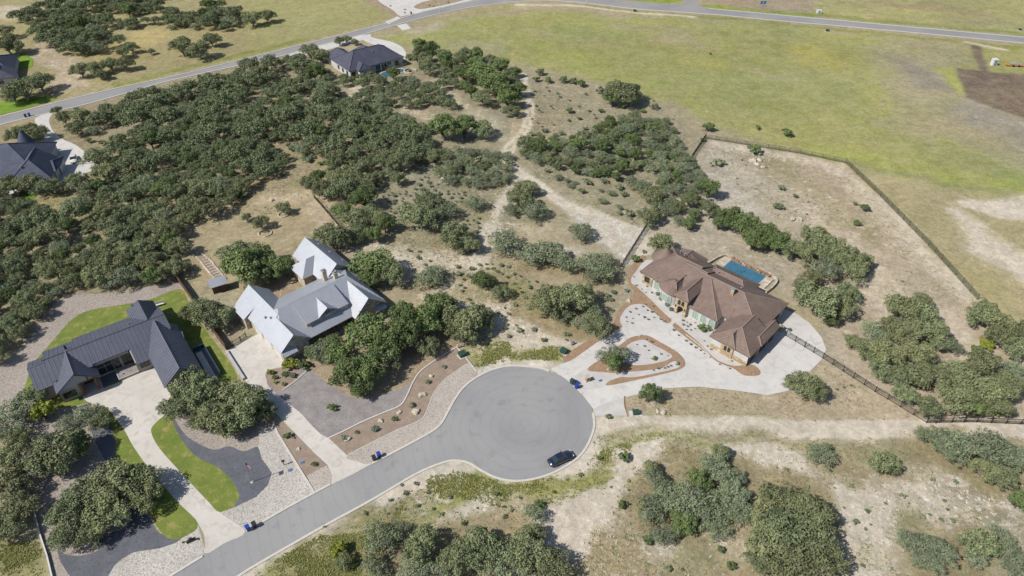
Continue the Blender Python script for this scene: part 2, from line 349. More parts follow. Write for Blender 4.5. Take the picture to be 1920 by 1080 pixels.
# tracks of bare caliche
stroke([(978,140),(996,205),(985,240),(955,278),(950,300),(985,330),(1050,375),(1120,408),(1175,440),(1195,462)],[1.3,1.3,1.4,1.7,1.4,1.4,2.0,2.8,4.3,4],(208,195,170),(.95,.02,.2),.9,.1)
stroke([(978,140),(996,205),(985,240),(955,278)],.35,(150,140,104),(.1,.5,.2),.9,.1)
pp([(1055,380),(1110,400),(1205,430),(1170,492),(1140,470),(1085,420)],(214,208,194),(.8,.05,.9),3,.5)
stroke([(975,300),(1060,372),(1110,395)],.5,(150,138,104),(.1,.3,.2),1,.15,.8)
stroke([(968,330),(935,385),(908,445),(893,500)],[1.2,1.5,2.4,1.8],(204,192,168),(.75,.08,.5),2,.3)
pp([(905,420),(960,380),(960,440),(900,500)],None,(.6,.1,.8),6,1,.7)
stroke([(700,440),(760,480),(870,500)],[2,4,3],(198,184,156),(.6,.12,.6),5,1.2)
stroke([(750,490),(860,560),(930,580),(1000,640)],[3,4,4,4],(206,192,168),(.75,.08,.5),4,1.2)
stroke([(1010,590),(1060,640),(1110,640)],[3,3,3],(190,176,150),(.5,.12,.6),4,1.2)
pp([(985,555),(1060,620),(1045,650),(990,640),(930,620),(940,560)],None,(.75,.1,.8),4,1.2,.8)
stroke([(760,205),(850,240),(960,250)],[2,3,2],(188,172,142),(.5,.12,.5),5,1.2,.8)
stroke([(820,150),(850,180),(930,230)],1.6,(184,170,140),(.5,.12,.4),4,1.)
pp([(640,165),(690,160),(680,195),(640,190)],(196,176,146),(.4,.05,.3),3,.5)
pp([(330,430),(420,390),(560,370),(620,440),(560,480),(470,460),(420,520),(350,570),(320,480)],(160,146,112),(.15,.2,.2),4,.5)
stroke([(500,375),(590,368),(640,430)],[2,3,2],(190,170,138),(.5,.08,.4),4,.6,.8)
pp([(340,540),(420,530),(470,600),(520,550),(600,545),(560,480),(430,470),(350,490)],(168,146,108),(.3,.08,.3),4,.5,.8)
pp([(60,365),(125,365),(160,420),(120,425),(60,400)],(158,144,92),(.1,.3,.2),4,.5)
# caliche street verge and the lot south of it
pp([(440,1095),(880,858),(1000,905),(1120,815),(1900,790),(2100,800),(2100,1300),(300,1300)],(168,154,124),(.33,.3,.7),2.5,.4)
stroke([(1110,800),(1200,802),(1500,800),(1730,802),(2000,806)],[2.6,2.3,2.1,2.1,2.1],(216,202,178),(1,.0,.2),1.2,.2)
stroke([(1200,803),(1500,801),(1730,803)],.3,(182,168,140),(.5,.2,.2),1,.15,.7)
stroke([(1190,845),(1300,825),(1450,835),(1560,870),(1640,900)],[5,4,5,4,3],(206,190,164),(.85,.05,.35),4,.8)
stroke([(1215,835),(1190,870),(1130,925),(1060,985),(1010,1060)],[3.5,3,3,4,4],(214,198,172),(1,.02,.35),2,.5)
stroke([(920,935),(830,955),(750,985)],[1.5,3,1.5],(212,198,170),(.9,.1,.3),2,.5)
stroke([(900,905),(860,915),(930,920)],[1,2,1],(212,198,170),(.9,.1,.3),2,.4)
pp([(1120,985),(1220,1000),(1400,1080),(1400,1300),(1000,1300),(1040,1060)],(164,146,108),(.3,.25,.8),6,1)
pp([(1380,960),(1420,900),(1560,960),(1400,1100),(1280,1060)],(156,136,98),(.12,.3,.3),6,1)
pp([(1560,900),(1700,880),(1780,980),(1680,1060),(1600,1080),(1590,980)],(200,184,158),(.7,.08,.8),5,1)
stroke([(1480,850),(1560,900),(1620,1000),(1610,1100)],[3,2.5,2,2],(212,196,170),(.95,.03,.4),2,.4)
pp([(1740,880),(1880,900),(1880,1000),(1740,1000)],None,(.6,.15,1.),5,1,.9)
pp([(1640,1010),(1700,990),(1740,1080),(1660,1100)],(158,140,100),(.1,.3,.3),5,1,.8)
pp([(1740,860),(1920,900),(1920,880),(1800,850)],(160,144,102),(.2,.3,.3),4,1,.8)
pp([(1260,850),(1340,855),(1345,880),(1290,880)],(160,140,92),(.1,.4,.3),3,.6)
stroke([(470,1078),(500,1062),(650,975),(760,912),(850,876),(890,892),(930,908),(990,914),(1040,904),(1080,884),(1108,856),(1122,820),(1120,790)],1.5,(212,202,188),(.9,.0,.1),1,.05)
stroke([(838,760),(870,712),(960,676),(1040,685)],1.6,(206,198,184),(.8,.0,.1),1,.05)
# weeds
stroke([(1150,822),(1300,818),(1420,822),(1560,836),(1700,838)],[1.2,1,1.6,2,2.2],(160,146,112),(.1,.55,.4),2.5,.7)
stroke([(1180,836),(1250,830),(1330,836)],.8,(150,150,84),(.1,.8,.2),2,.5)
for u_,v_,w_ in ((1540,872,4.5),(1655,888,4.5),(1235,930,4),(1410,990,3),(1330,905,6),(1290,985,6),(1480,915,3),(1760,850,6),(1850,900,5),(1760,1050,6),(880,1050,9),(760,1040,8),(1100,600,5),(1040,585,6),(810,535,4),(950,560,4),(1020,490,6),(1120,510,5),(850,450,5)):
    stroke([(u_-8,v_),(u_+8,v_+2)],w_,(146,128,92),(.08,.4,.3),3,.9,.8)
for i_,(u_,v_) in enumerate(((1230,1040),(1300,1060),(1360,1010),(1470,870),(1590,850),(1710,900),(1650,950),(1700,1000),(1600,1030),(1890,960),(1860,1060),(800,920),(870,940),(700,980),(960,940),(1060,930),(560,1040),(620,1010),(940,620),(880,560),(760,500),(1060,470),(900,400),(1000,430))):
    stroke([(u_-12,v_-2),(u_+14,v_+3)],1.6+i_%3*.7,((198,186,164),(150,140,104),(184,168,136))[i_%3],((.7,.05,.8),(.1,.5,.3),(.4,.1,.5))[i_%3],2.5,1.,.8)
pp([(760,925),(800,895),(850,882),(960,908),(1040,892),(1130,845),(1182,828),(1186,880),(1100,925),(1010,960),(950,950),(900,928),(850,930),(780,955)],(150,148,92),(.3,.6,.4),3,1.2)
pp([(640,1000),(730,925),(800,960),(700,1000)],(150,140,90),(.3,.6,.4),3,.8)
pp([(455,1090),(600,1005),(700,1010),(680,1100),(500,1200)],(146,140,88),(.2,.6,.4),3,.9)
pp([(-100,1000),(85,1020),(98,1080),(98,1200),(-100,1300)],(152,146,96),(.2,.5,.4),2.5,.6)
pp([(868,655),(930,640),(1060,650),(1056,672),(1030,684),(960,672),(895,688)],(146,146,90),(.35,.6,.5),3,1.)
stroke([(985,640),(1010,632),(1040,640)],2,(204,190,162),(.8,.1,.3),2,.5)
stroke([(905,650),(950,645)],1.5,(190,178,146),(.6,.2,.3),2,.5)
pp([(880,535),(1000,540),(1010,570),(930,560)],(150,146,84),(.2,.6,.4),4,.8)
# verge grass along the upper road
stroke([(230,158),(340,132),(480,96),(570,74)],2.2,(130,136,70),(.05,.6,.2),3,.4)
stroke([(1100,10),(1200,24),(1335,33),(1440,44),(1700,68),(1920,90)],1.6,(134,140,72),(.1,.6,.2),2.5,.4)
stroke([(1440,20),(1600,34),(1920,64)],2,(124,138,70),(.05,.6,.1),3,.4)
stroke([(970,9),(1100,12),(1200,25),(1300,32)],1.0,(206,196,168),(.6,.1,.2),1.5,.3)
stroke([(760,60),(860,30),(960,12)],2,(156,150,92),(.2,.3,.2),3,.6)
stroke([(780,58),(820,48)],4,(182,166,136),(.4,.1,.2),4,.6,.7)
stroke([(1815,80),(1880,92)],1.2,(206,190,160),(.5,.1,.2),2,.3)
# soften tone with patchiness
pn=(vnoise(22,8)-.5)*.16+(vnoise(7,9)-.5)*.14; col*=(1+pn)[...,None]
gr=col.mean(-1,keepdims=True); gm=col[...,1:2]>col[...,0:1]*.965; col[...,0]*=np.where(gm[...,0],1,.97); col[...,2]*=np.where(gm[...,0],1,1.04); col[:]=np.where(gm,gr+(col-gr)*1.0,gr+(col-gr)*.88)
hx=(vnoise(30,10)-.5)*.10; col[...,0]*=1+hx; col[...,2]*=1-hx
nY,nX=GX.shape
gv=np.stack([GX.ravel(),GY.ravel(),np.zeros(GX.size)],1)
ii=np.arange(nX*nY).reshape(nY,nX)
gf=np.stack([ii[:-1,:-1].ravel(),ii[:-1,1:].ravel(),ii[1:,1:].ravel(),ii[1:,:-1].ravel()],1)
me=bpy.data.meshes.new('ground'); me.vertices.add(len(gv)); me.vertices.foreach_set('co',gv.ravel())
me.loops.add(gf.size); me.loops.foreach_set('vertex_index',gf.ravel()); me.polygons.add(len(gf)); me.polygons.foreach_set('loop_start',np.arange(0,gf.size,4))
me.update(calc_edges=True)
for nm,arr in (('soil',col),('cover',mixw)):
    at=me.color_attributes.new(nm,'FLOAT_COLOR','POINT'); a4=np.ones((len(gv),4)); a4[:,:3]=arr.reshape(-1,3); at.data.foreach_set('color',a4.ravel())
t=NT('ground_soil_and_grass',.97,.08)
a1=t.n.new('ShaderNodeVertexColor'); a1.layer_name='soil'; a2=t.n.new('ShaderNodeVertexColor'); a2.layer_name='cover'
base=t.vscale(a1.outputs[0],GAIN*1.14); s3=t.sep(a2.outputs[0])
nA=t.noise(.42,8,.68,.4); nB=t.noise(1.6,6,.7); nC=t.noise(.9,7,.72,.3); nD=t.noise(5.5,4,.75)
# pale dirt
mk=t.ramp(t.math('ADD',s3[0],t.math('MULTIPLY',t.math('SUBTRACT',nA,.5),3.0)),.5,.75)
hue=t.ramp(t.noise(.11,7,.7,.5),.38,.62); base=t.mix(t.math('MULTIPLY',hue,.3),base,lin(184,170,138)); hue2=t.ramp(t.noise(.17,8,.72,.8),.5,.68); base=t.mix(t.math('MULTIPLY',hue2,.3),base,lin(150,146,96))
c=t.mix(t.math('MULTIPLY',mk,.9),base,t.mix(t.ramp(nB,.4,.62),lin(220,209,192),lin(194,182,162)))
# white limestone chips
vr=t.voro(1.7); vs=t.sep(vr); chip=t.ramp(t.math('ADD',vs[0],t.math('MULTIPLY',t.math('SUBTRACT',nB,.5),1.2)),.86,.92)
chip=t.math('MULTIPLY',chip,t.ramp(t.math('MULTIPLY',s3[2],s3[0]),.1,.5)); c=t.mix(chip,c,lin(226,220,208))
# weeds
stroke([(1150,822),(1300,818),(1420,822),(1560,836),(1700,838)],[1.2,1,1.6,2,2.2],(160,146,112),(.1,.55,.4),2.5,.7)
stroke([(1180,836),(1250,830),(1330,836)],.8,(150,150,84),(.1,.8,.2),2,.5)
for u_,v_,w_ in ((1540,872,4.5),(1655,888,4.5),(1235,930,4),(1410,990,3),(1330,905,6),(1290,985,6),(1480,915,3),(1760,850,6),(1850,900,5),(1760,1050,6),(880,1050,9),(760,1040,8),(1100,600,5),(1040,585,6),(810,535,4),(950,560,4),(1020,490,6),(1120,510,5),(850,450,5)):
    stroke([(u_-8,v_),(u_+8,v_+2)],w_,(146,128,92),(.08,.4,.3),3,.9,.8)
for i_,(u_,v_) in enumerate(((1230,1040),(1300,1060),(1360,1010),(1470,870),(1590,850),(1710,900),(1650,950),(1700,1000),(1600,1030),(1890,960),(1860,1060),(800,920),(870,940),(700,980),(960,940),(1060,930),(560,1040),(620,1010),(940,620),(880,560),(760,500),(1060,470),(900,400),(1000,430))):
    stroke([(u_-12,v_-2),(u_+14,v_+3)],1.6+i_%3*.7,((198,186,164),(150,140,104),(184,168,136))[i_%3],((.7,.05,.8),(.1,.5,.3),(.4,.1,.5))[i_%3],2.5,1.,.8)
mg=t.ramp(t.math('ADD',s3[1],t.math('MULTIPLY',t.math('SUBTRACT',nC,.5),2.8)),.5,.95)
g=t.mix(t.ramp(nB,.35,.65),lin(118,122,70),lin(146,142,84)); c=t.mix(t.math('MULTIPLY',mg,.75),c,g)
# dark small tufts
dk=t.ramp(t.math('ADD',nD,t.math('MULTIPLY',s3[2],.14)),.6,.72); c=t.mix(t.math('MULTIPLY',dk,.5),c,lin(112,106,78))
v=t.math('MULTIPLY_ADD',t.ramp(nB,.32,.68),.34); t.n[-1].inputs[2].default_value=.84
nF=t.noise(9,3,.7); v2=t.math('MULTIPLY_ADD',t.ramp(nF,.3,.7),.3); t.n[-1].inputs[2].default_value=.86
v3=t.math('MULTIPLY_ADD',t.ramp(t.noise(.28,9,.75,.6),.34,.66),.4); t.n[-1].inputs[2].default_value=.8
v4=t.math('MULTIPLY_ADD',t.ramp(t.noise(.75,6,.75,.3),.36,.64),.3); t.n[-1].inputs[2].default_value=.86
c=t.vscale(c,t.math('MULTIPLY',t.math('MULTIPLY',v,v2),t.math('MULTIPLY',v3,v4))); t.bump(t.math('ADD',nB,nD),.5,.25)
me.materials.append(t.done(c))
go=bpy.data.objects.new('ground',me); COL.objects.link(go); tag(go,'dry scrubby ground with caliche patches, weeds and meadow grass','ground',kind='structure')
# ---------------------------------------------------------------- flat sheets laid on the ground
def catmull(P,closed=False,k=5):
    P=[Vector(p) for p in P]; n=len(P); out=[]
    rng=range(n) if closed else range(n-1)
    for i in rng:
        p0=P[(i-1)%n] if closed or i>0 else P[0]; p1=P[i]; p2=P[(i+1)%n]; p3=P[(i+2)%n] if closed or i<n-2 else P[-1]
        for j in range(k):
            t_=j/k; out.append(.5*((2*p1)+(-p0+p2)*t_+(2*p0-5*p1+4*p2-p3)*t_*t_+(-p0+3*p1-3*p2+p3)*t_**3))
    if not closed: out.append(P[-1])
    return out
LAYER=[0]; SHEETS=[]
def sheet(name,pts,mat,label,cat,smooth=True,z=None,mask=True,world=False):
    P=[Vector(p) for p in pts] if world else GP(pts)
    if smooth: P=catmull(P,True,4)
    LAYER[0]+=1; zz=LAYER[0]*.0018 if z is None else z
    SHEETS.append([tuple(p) for p in P])
    m=MB(); tri=tessellate_polygon([[Vector((p[0],p[1],0)) for p in P]])
    vs=[(p[0],p[1],zz) for p in P]; fs=[]
    for a_,b_,c_ in tri:
        A,B,C=Vector(vs[a_]),Vector(vs[b_]),Vector(vs[c_])
        fs.append((a_,b_,c_) if (B-A).cross(C-A).z>0 else (a_,c_,b_))
    m.add(vs,fs); o=m.build(name,mat)
    if mask:
        d=poly_dist(P,0,4); block[:]|=(d<.6)
    return tag(o,label,cat,kind='structure')
def ribbon(name,pts,w,h,mat,label,cat,smooth=True,side=0,z0=0.,kind='structure',parent=None,k=5,world=False):
    P=[Vector(p) for p in pts] if world else GP(pts)
    if smooth: P=catmull(P,False,k)
    m=MB(); L=[];Rr=[]
    for i,p in enumerate(P):
        d=(P[min(i+1,len(P)-1)]-P[max(i-1,0)]).normalized(); nrm=Vector((-d.y,d.x))
        L.append(p+nrm*(w*(.5+side*.5))); Rr.append(p-nrm*(w*(.5-side*.5)))
    n=len(P); vs=[(p.x,p.y,z0) for p in L]+[(p.x,p.y,h) for p in L]+[(p.x,p.y,h) for p in Rr]+[(p.x,p.y,z0) for p in Rr]; fs=[]
    for i in range(n-1):
        for a_,b_ in ((0,1),(1,2),(2,3)):
            fs.append((a_*n+i,b_*n+i,b_*n+i+1,a_*n+i+1))
    fs+=[(0,n,2*n,3*n)[::-1],(n-1,2*n-1,3*n-1,4*n-1)]
    m.add(vs,fs); o=m.build(name,mat,parent)
    if kind: tag(o,label,cat,kind=kind)
    else: tag(o,label,cat)
    return o
# street
st_top=[(150,1185),(320,1080),(450,1001),(620,908),(700,868),(780,826),(822,800),(840,772),(852,750),(868,728),(890,710),(922,694),(960,686),(1010,690),(1052,705),(1076,722),(1096,744),(1108,764),(1114,800),(1103,832),(1085,857),(1058,876),(1027,891),(992,900),(960,902),(930,896),(905,884),(880,869),(855,864),(830,868),(780,889),(700,936),(600,991),(480,1060),(445,1082),(290,1180)]
sheet('street',st_top,M['asphalt'],'grey asphalt street ending in a round cul-de-sac','road')
def run(a,b): i=st_top.index(a); j=st_top.index(b); return st_top[i:j+1]
for pts,lab in ((run((150,1185),(320,1080))+[(380,1043)],'pale concrete kerb beside the white river rock at the bottom'),
    ([(462,996),(540,951),(620,908)],'pale concrete kerb between the two driveways'),
    ([(698,869),(780,826)]+run((822,800),(1010,690))+[(1030,696)],'pale concrete kerb round the upper left of the cul-de-sac'),
    ([(1076,722),(1092,738)],'short pale kerb between the two mouths of the loop drive'),
    ([(1112,775)]+run((1114,800),(290,1180)),'pale concrete kerb along the lower side of street and cul-de-sac')):
    ribbon('kerb',pts,.42,.12,M['kerb'],lab,'kerb',side=0)
up_top=[(-250,282),(0,219),(107,192),(225,164),(342,139),(480,105),(572,82),(720,45),(770,29),(830,15),(870,6),(940,-5),(1040,-8),(1160,0),(1267,9),(1283,4),(1286,-20),(1310,-20),(1308,4),(1330,16),(1440,26),(1700,50),(1920,70),(2200,96)]
up_bot=[(2200,108),(1920,81),(1700,60),(1440,37),(1335,27),(1195,17),(1100,6),(1030,1),(960,4),(870,16),(775,38),(680,65),(560,97),(480,116),(320,151),(250,171),(160,196),(100,210),(0,234),(-250,298)]
sheet('upper_road',up_top+up_bot,M['asphalt_far'],'grey asphalt road curving across the top of the view','road')
for pts,lab in ((up_top[:14],'thin pale kerb along the far side of the upper road, left of the junction'),(up_top[19:],'thin pale kerb along the far side of the upper road, right of the junction'),(up_bot,'thin pale kerb along the near side of the upper road')):
    ribbon('kerb',pts,.55,.12,M['kerb_far'],lab,'kerb')
# plot of the dark metal-roofed house
sheet('gravel_yard',[(18,800),(50,770),(60,745),(187,762),(217,790),(217,885),(260,960),(250,1035),(205,1080),(180,1110),(120,1110),(98,1075),(75,1000),(50,910)],M['light_gravel'],'pale gravel yard under the oaks left of the long drive','gravel')
sheet('gravel_yard',[(8,800),(-5,700),(40,650),(110,560),(200,550),(300,535),(345,530),(340,545),(285,562),(237,572),(175,582),(137,600),(92,650),(62,688),(50,718),(40,780)],M['light_gravel'],'pale gravel band behind the back lawn of the dark-roofed house','gravel')
sheet('gravel_bed',[(108,1025),(112,1050),(135,1085),(160,1110),(205,1090),(215,1060),(250,1036),(300,1028),(342,1009),(300,1000),(277,965),(235,915),(216,880),(217,820),(205,790),(170,800),(190,850),(225,910),(245,950),(235,990),(180,1005),(185,1030),(150,1042),(120,1038)],M['dark_gravel'],'dark blue-grey gravel bed sweeping round the left lawn','gravel')
sheet('river_rock',[(386,1037),(320,1078),(270,1108),(190,1115),(200,1085),(215,1060),(250,1036),(300,1028),(330,1018),(372,984)],M['river_rock'],'white river rock bed at the street left of the long drive','rock bed',smooth=False)
sheet('back_lawn',[(50,715),(60,685),(92,647),(137,597),(175,580),(237,570),(285,560),(338,542),(357,575),(390,625),(445,704),(415,720),(370,700),(300,695),(190,745),(115,765),(60,750),(46,732)],M['lawn'],'bright green lawn wrapped round the dark-roofed house','lawn')
sheet('driveway',[(157,740),(190,729),(230,714),(265,694),(288,688),(313,727),(322,745),(312,777),(288,797),(284,812),(300,842),(345,892),(390,940),(412,960),(460,996),(420,1019),(386,1038),(384,1010),(372,983),(332,940),(282,882),(250,837),(234,808),(217,785),(204,768),(187,761),(162,752)],M['concrete_warm'],'long cream concrete driveway of the dark-roofed house','driveway')
sheet('lawn',[(187,761),(204,768),(217,785),(234,808),(250,837),(282,882),(332,940),(372,983),(342,1008),(317,1010),(300,995),(277,960),(235,915),(216,880),(216,830),(205,790)],M['lawn'],'green lawn strip left of the long drive','lawn')
sheet('lawn',[(312,777),(326,780),(328,800),(345,822),(352,840),(375,860),(410,877),(435,902),(449,930),(438,950),(411,960),(390,940),(345,892),(300,842),(284,812),(288,797)],M['lawn'],'bright green curved lawn right of the long drive','lawn')
sheet('gravel_yard',[(326,780),(350,765),(420,790),(490,790),(500,815),(490,845),(457,846),(430,837),(400,843),(365,828),(345,812)],M['light_gravel'],'pale gravel patch under the oaks right of the long drive','gravel')
sheet('gravel_bed',[(326,785),(345,812),(365,828),(400,843),(430,837),(457,846),(484,838),(490,860),(510,887),(502,910),(480,932),(440,951),(449,930),(435,902),(410,877),(375,860),(352,840),(328,802)],M['dark_gravel'],'dark blue-grey gravel bed with the flagpole','gravel')
sheet('river_rock',[(484,838),(489,800),(515,800),(590,924),(530,955),(462,995),(412,961),(440,951),(480,932),(502,910),(510,887),(492,860)],M['river_rock'],'white river rock bed at the street between the two driveways','rock bed',smooth=False)
# plot of the white metal-roofed house
sheet('driveway',[(424,657),(448,645),(492,622),(535,682),(520,695),(500,718),(530,748),(562,773),(605,811),(652,855),(672,866),(698,869),(660,890),(621,909),(622,890),(614,872),(587,847),(552,811),(525,783),(500,757),(470,725),(447,700)],M['concrete_warm'],'cream concrete driveway of the white-roofed house','driveway',smooth=False)
sheet('gravel_yard',[(500,718),(520,697),(580,692),(620,720),(662,745),(692,746),(730,737),(770,720),(765,745),(750,761),(680,791),(617,822),(562,773),(530,748)],M['grey_gravel'],'mauve-grey gravel yard between drive and oaks of the white-roofed house','gravel')
sheet('soil_bed',[(580,692),(560,670),(650,640),(860,640),(855,652),(822,672),(790,695),(772,718),(730,737),(692,746),(662,745),(620,722)],M['soil'],'bare soil bed under the oak clump of the white-roofed house','soil')
sheet('gravel_bed',[(617,822),(680,791),(750,761),(765,735),(790,695),(822,672),(855,652),(878,682),(850,700),(830,716),(812,740),(802,763),(790,785),(737,810),(652,853)],M['brown_gravel'],'brown gravel bed with boulders along the cul-de-sac','gravel',smooth=False)
sheet('gravel_bed',[(510,782),(552,811),(587,847),(613,872),(575,893),(518,810)],M['brown_gravel'],'brown gravel wedge left of the white-roofed house drive','gravel',smooth=False)
sheet('river_rock',[(575,893),(613,872),(622,890),(620,908),(590,924)],M['river_rock_tan'],'small tan river rock corner at the street','rock bed',smooth=False)
sheet('river_rock',[(878,681),(894,697),(890,710),(868,728),(852,750),(840,772),(822,800),(780,826),(698,868),(672,865),(652,853),(737,810),(790,785),(802,763),(812,740),(830,716),(850,700)],M['river_rock_tan'],'tan river rock band hugging the cul-de-sac kerb','rock bed')
ribbon('edging',[(616,822),(642,810),(680,791),(720,774),(750,761),(763,742),(775,716),(790,695),(822,672),(857,651)],.28,.16,M['kerb'],'pale concrete edging curve above the brown gravel bed','edging')
ribbon('edging',[(652,853),(737,810),(790,786),(803,763),(812,740),(830,716),(850,700),(878,682)],.16,.08,M['kerb'],'thin pale edging between brown gravel and tan rock','edging')
ribbon('edging',[(512,790),(520,812),(590,925)],.35,.14,M['kerb'],'straight white edging between river rock and brown gravel wedge','edging',smooth=False)
ribbon('edging',[(857,651),(894,697)],.22,.14,M['kerb'],'short white edging beside the green utility box','edging',smooth=False)
ribbon('edging',[(580,692),(552,716),(530,732)],.22,.14,M['kerb'],'short pale edging beside the shrub bed','edging')
sheet('shrub_bed',[(498,700),(520,690),(558,690),(552,715),(532,730),(508,727)],M['brown_gravel'],'small brown bed with round shrubs at the drive corner','gravel')
# plot of the brown tile-roofed house
sheet('driveway',[(1032,692),(1065,678),(1120,642),(1160,618),(1187,596),(1212,590),(1240,597),(1262,588),(1285,600),(1264,606),(1300,636),(1340,668),(1380,690),(1382,660),(1440,600),(1470,580),(1492,588),(1518,606),(1540,632),(1549,655),(1542,673),(1522,693),(1507,706),(1477,733),(1440,741),(1385,733),(1310,725),(1247,728),(1172,745),(1135,756),(1113,768),(1107,760),(1092,740),(1076,722),(1052,705)],M['concrete_white'],'white concrete loop driveway of the tile-roofed house','driveway',smooth=False)
sheet('gravel_bed',[(1076,711),(1102,692),(1150,696),(1195,704),(1140,723),(1094,731)],M['white_gravel'],'pale gravel wedge between the mouths of the loop drive','gravel')
sheet('mulch_bed',[(1101,693),(1135,668),(1165,645),(1185,632),(1212,629),(1235,640),(1272,662),(1285,680),(1277,692),(1242,702),(1197,712),(1142,723),(1139,717),(1160,708),(1180,704),(1140,699)],M['mulch'],'orange-brown mulch ring round the island of the loop drive','mulch')
sheet('gravel_bed',[(1177,647),(1205,637),(1222,645),(1257,664),(1257,672),(1235,680),(1190,685),(1165,672)],M['white_gravel'],'white gravel heart of the island in the loop drive','gravel')
sheet('gravel_bed',[(1150,700),(1200,696),(1240,690),(1262,678),(1276,681),(1270,690),(1230,700),(1180,708)],M['white_gravel'],'white gravel lower lobe of the island in the loop drive','gravel')
sheet('mulch_bed',[(1067,678),(1057,668),(1100,640),(1130,622),(1152,603),(1162,578),(1183,562),(1188,545),(1178,530),(1180,505),(1200,480),(1212,485),(1192,512),(1192,535),(1220,562),(1258,597),(1247,606),(1225,585),(1205,571),(1180,575),(1164,592),(1168,612),(1120,642)],M['mulch'],'mulch band along the left side of the loop drive','mulch')
sheet('gravel_bed',[(1168,612),(1163,595),(1180,574),(1205,571),(1225,585),(1247,604),(1240,607),(1212,600),(1187,604)],M['white_gravel'],'white gravel bed full of agaves above the loop drive','gravel')
sheet('gravel_bed',[(1183,528),(1192,510),(1225,488),(1330,560),(1290,600),(1262,590),(1255,596),(1220,562),(1194,538)],M['white_gravel'],'white gravel strip under the left windows of the tile-roofed house','gravel')
sheet('gravel_bed',[(1285,600),(1345,600),(1400,660),(1400,683),(1380,686),(1360,682),(1340,672),(1315,647),(1292,627),(1267,607)],M['white_gravel'],'white gravel strip under the right windows of the tile-roofed house','gravel')
sheet('mulch_bed',[(1267,607),(1292,627),(1315,647),(1340,672),(1360,682),(1380,686),(1410,684),(1425,695),(1422,704),(1395,704),(1375,691),(1347,680),(1322,660),(1285,632),(1262,613)],M['mulch'],'mulch tongue curving to the garage of the tile-roofed house','mulch')
sheet('gravel_bed',[(1112,767),(1135,756),(1171,745),(1170,757),(1177,780),(1115,780)],M['white_gravel'],'pale gravel patch below the lower drive mouth','gravel',smooth=False)
ribbon('edging',[(1171,743),(1171,760),(1177,781)],.2,.1,M['rust_stone'],'rusty steel edging right of the pale gravel patch','edging')
ribbon('edging',[(1285,627),(1317,652),(1345,684),(1372,698),(1395,706)],.2,.1,M['kerb'],'white edging between the mulch tongue and the loop drive','edging')
# upper drives
sheet('driveway',[(66,222),(98,211),(92,226),(100,246),(117,261),(142,272),(165,290),(180,305),(165,320),(150,340),(100,345),(108,310),(105,290),(85,270),(74,245)],M['concrete_white'],'white concrete driveway at the far left house','driveway')
sheet('driveway',[(670,68),(684,65),(700,71),(738,80),(757,92),(762,110),(745,112),(720,92),(690,80)],M['concrete_white'],'white concrete driveway behind the slate-roofed house','driveway')
sheet('sidewalk',[(555,97),(680,66),(690,72),(620,92),(590,100),(545,108)],M['concrete_white'],'pale concrete apron along the road beside the slate-roofed house','pavement')
sheet('driveway',[(688,-10),(716,14),(752,31),(775,27),(800,20),(850,9),(890,0),(900,-12)],M['concrete_white'],'large white concrete forecourt at the top edge','driveway',smooth=False)
sheet('soil_strip',[(672,-10),(690,6),(735,28),(748,33),(738,20),(712,4),(700,-10)],M['soil'],'brown soil strip beside the forecourt at the top edge','soil')
sheet('gravel_bed',[(776,12),(800,2),(850,-6),(890,-8),(850,6),(800,16),(785,17)],M['soil'],'beige planting bed in the forecourt at the top edge','gravel')
sheet('pavement',[(722,41),(745,31),(752,35),(728,46)],M['concrete_white'],'short pale crossing slab by the upper road','pavement',smooth=False)
sheet('pavement',[(744,48),(762,44),(771,54),(755,58)],M['concrete_white'],'small culvert slab on the near side of the upper road','pavement',smooth=False)
sheet('lawn',[(18,98),(50,104),(62,112),(58,126),(32,130),(22,118)],M['lawn_far'],'bright green lawn patch beside the house at the left edge','lawn')
sheet('lawn',[(-60,205),(0,192),(60,183),(108,184),(60,200),(0,216),(-60,232)],M['lawn_far'],'bright green verge between trees and upper road at left','lawn')
sheet('lawn',[(38,366),(60,358),(68,364),(64,372),(42,376)],M['lawn_far'],'tiny bright lawn behind the far left house','lawn')
sheet('terrace',[(15,372),(40,352),(115,335),(170,322),(160,312),(100,318),(0,350)],M['concrete_white'],'pale terrace behind the far left house','terrace')
sheet('stone_patio',[(478,530),(520,505),(560,530),(560,560),(520,570),(500,575),(470,600),(440,610),(455,590)],M['soil'],'beige flagstone court behind the white-roofed house','patio')
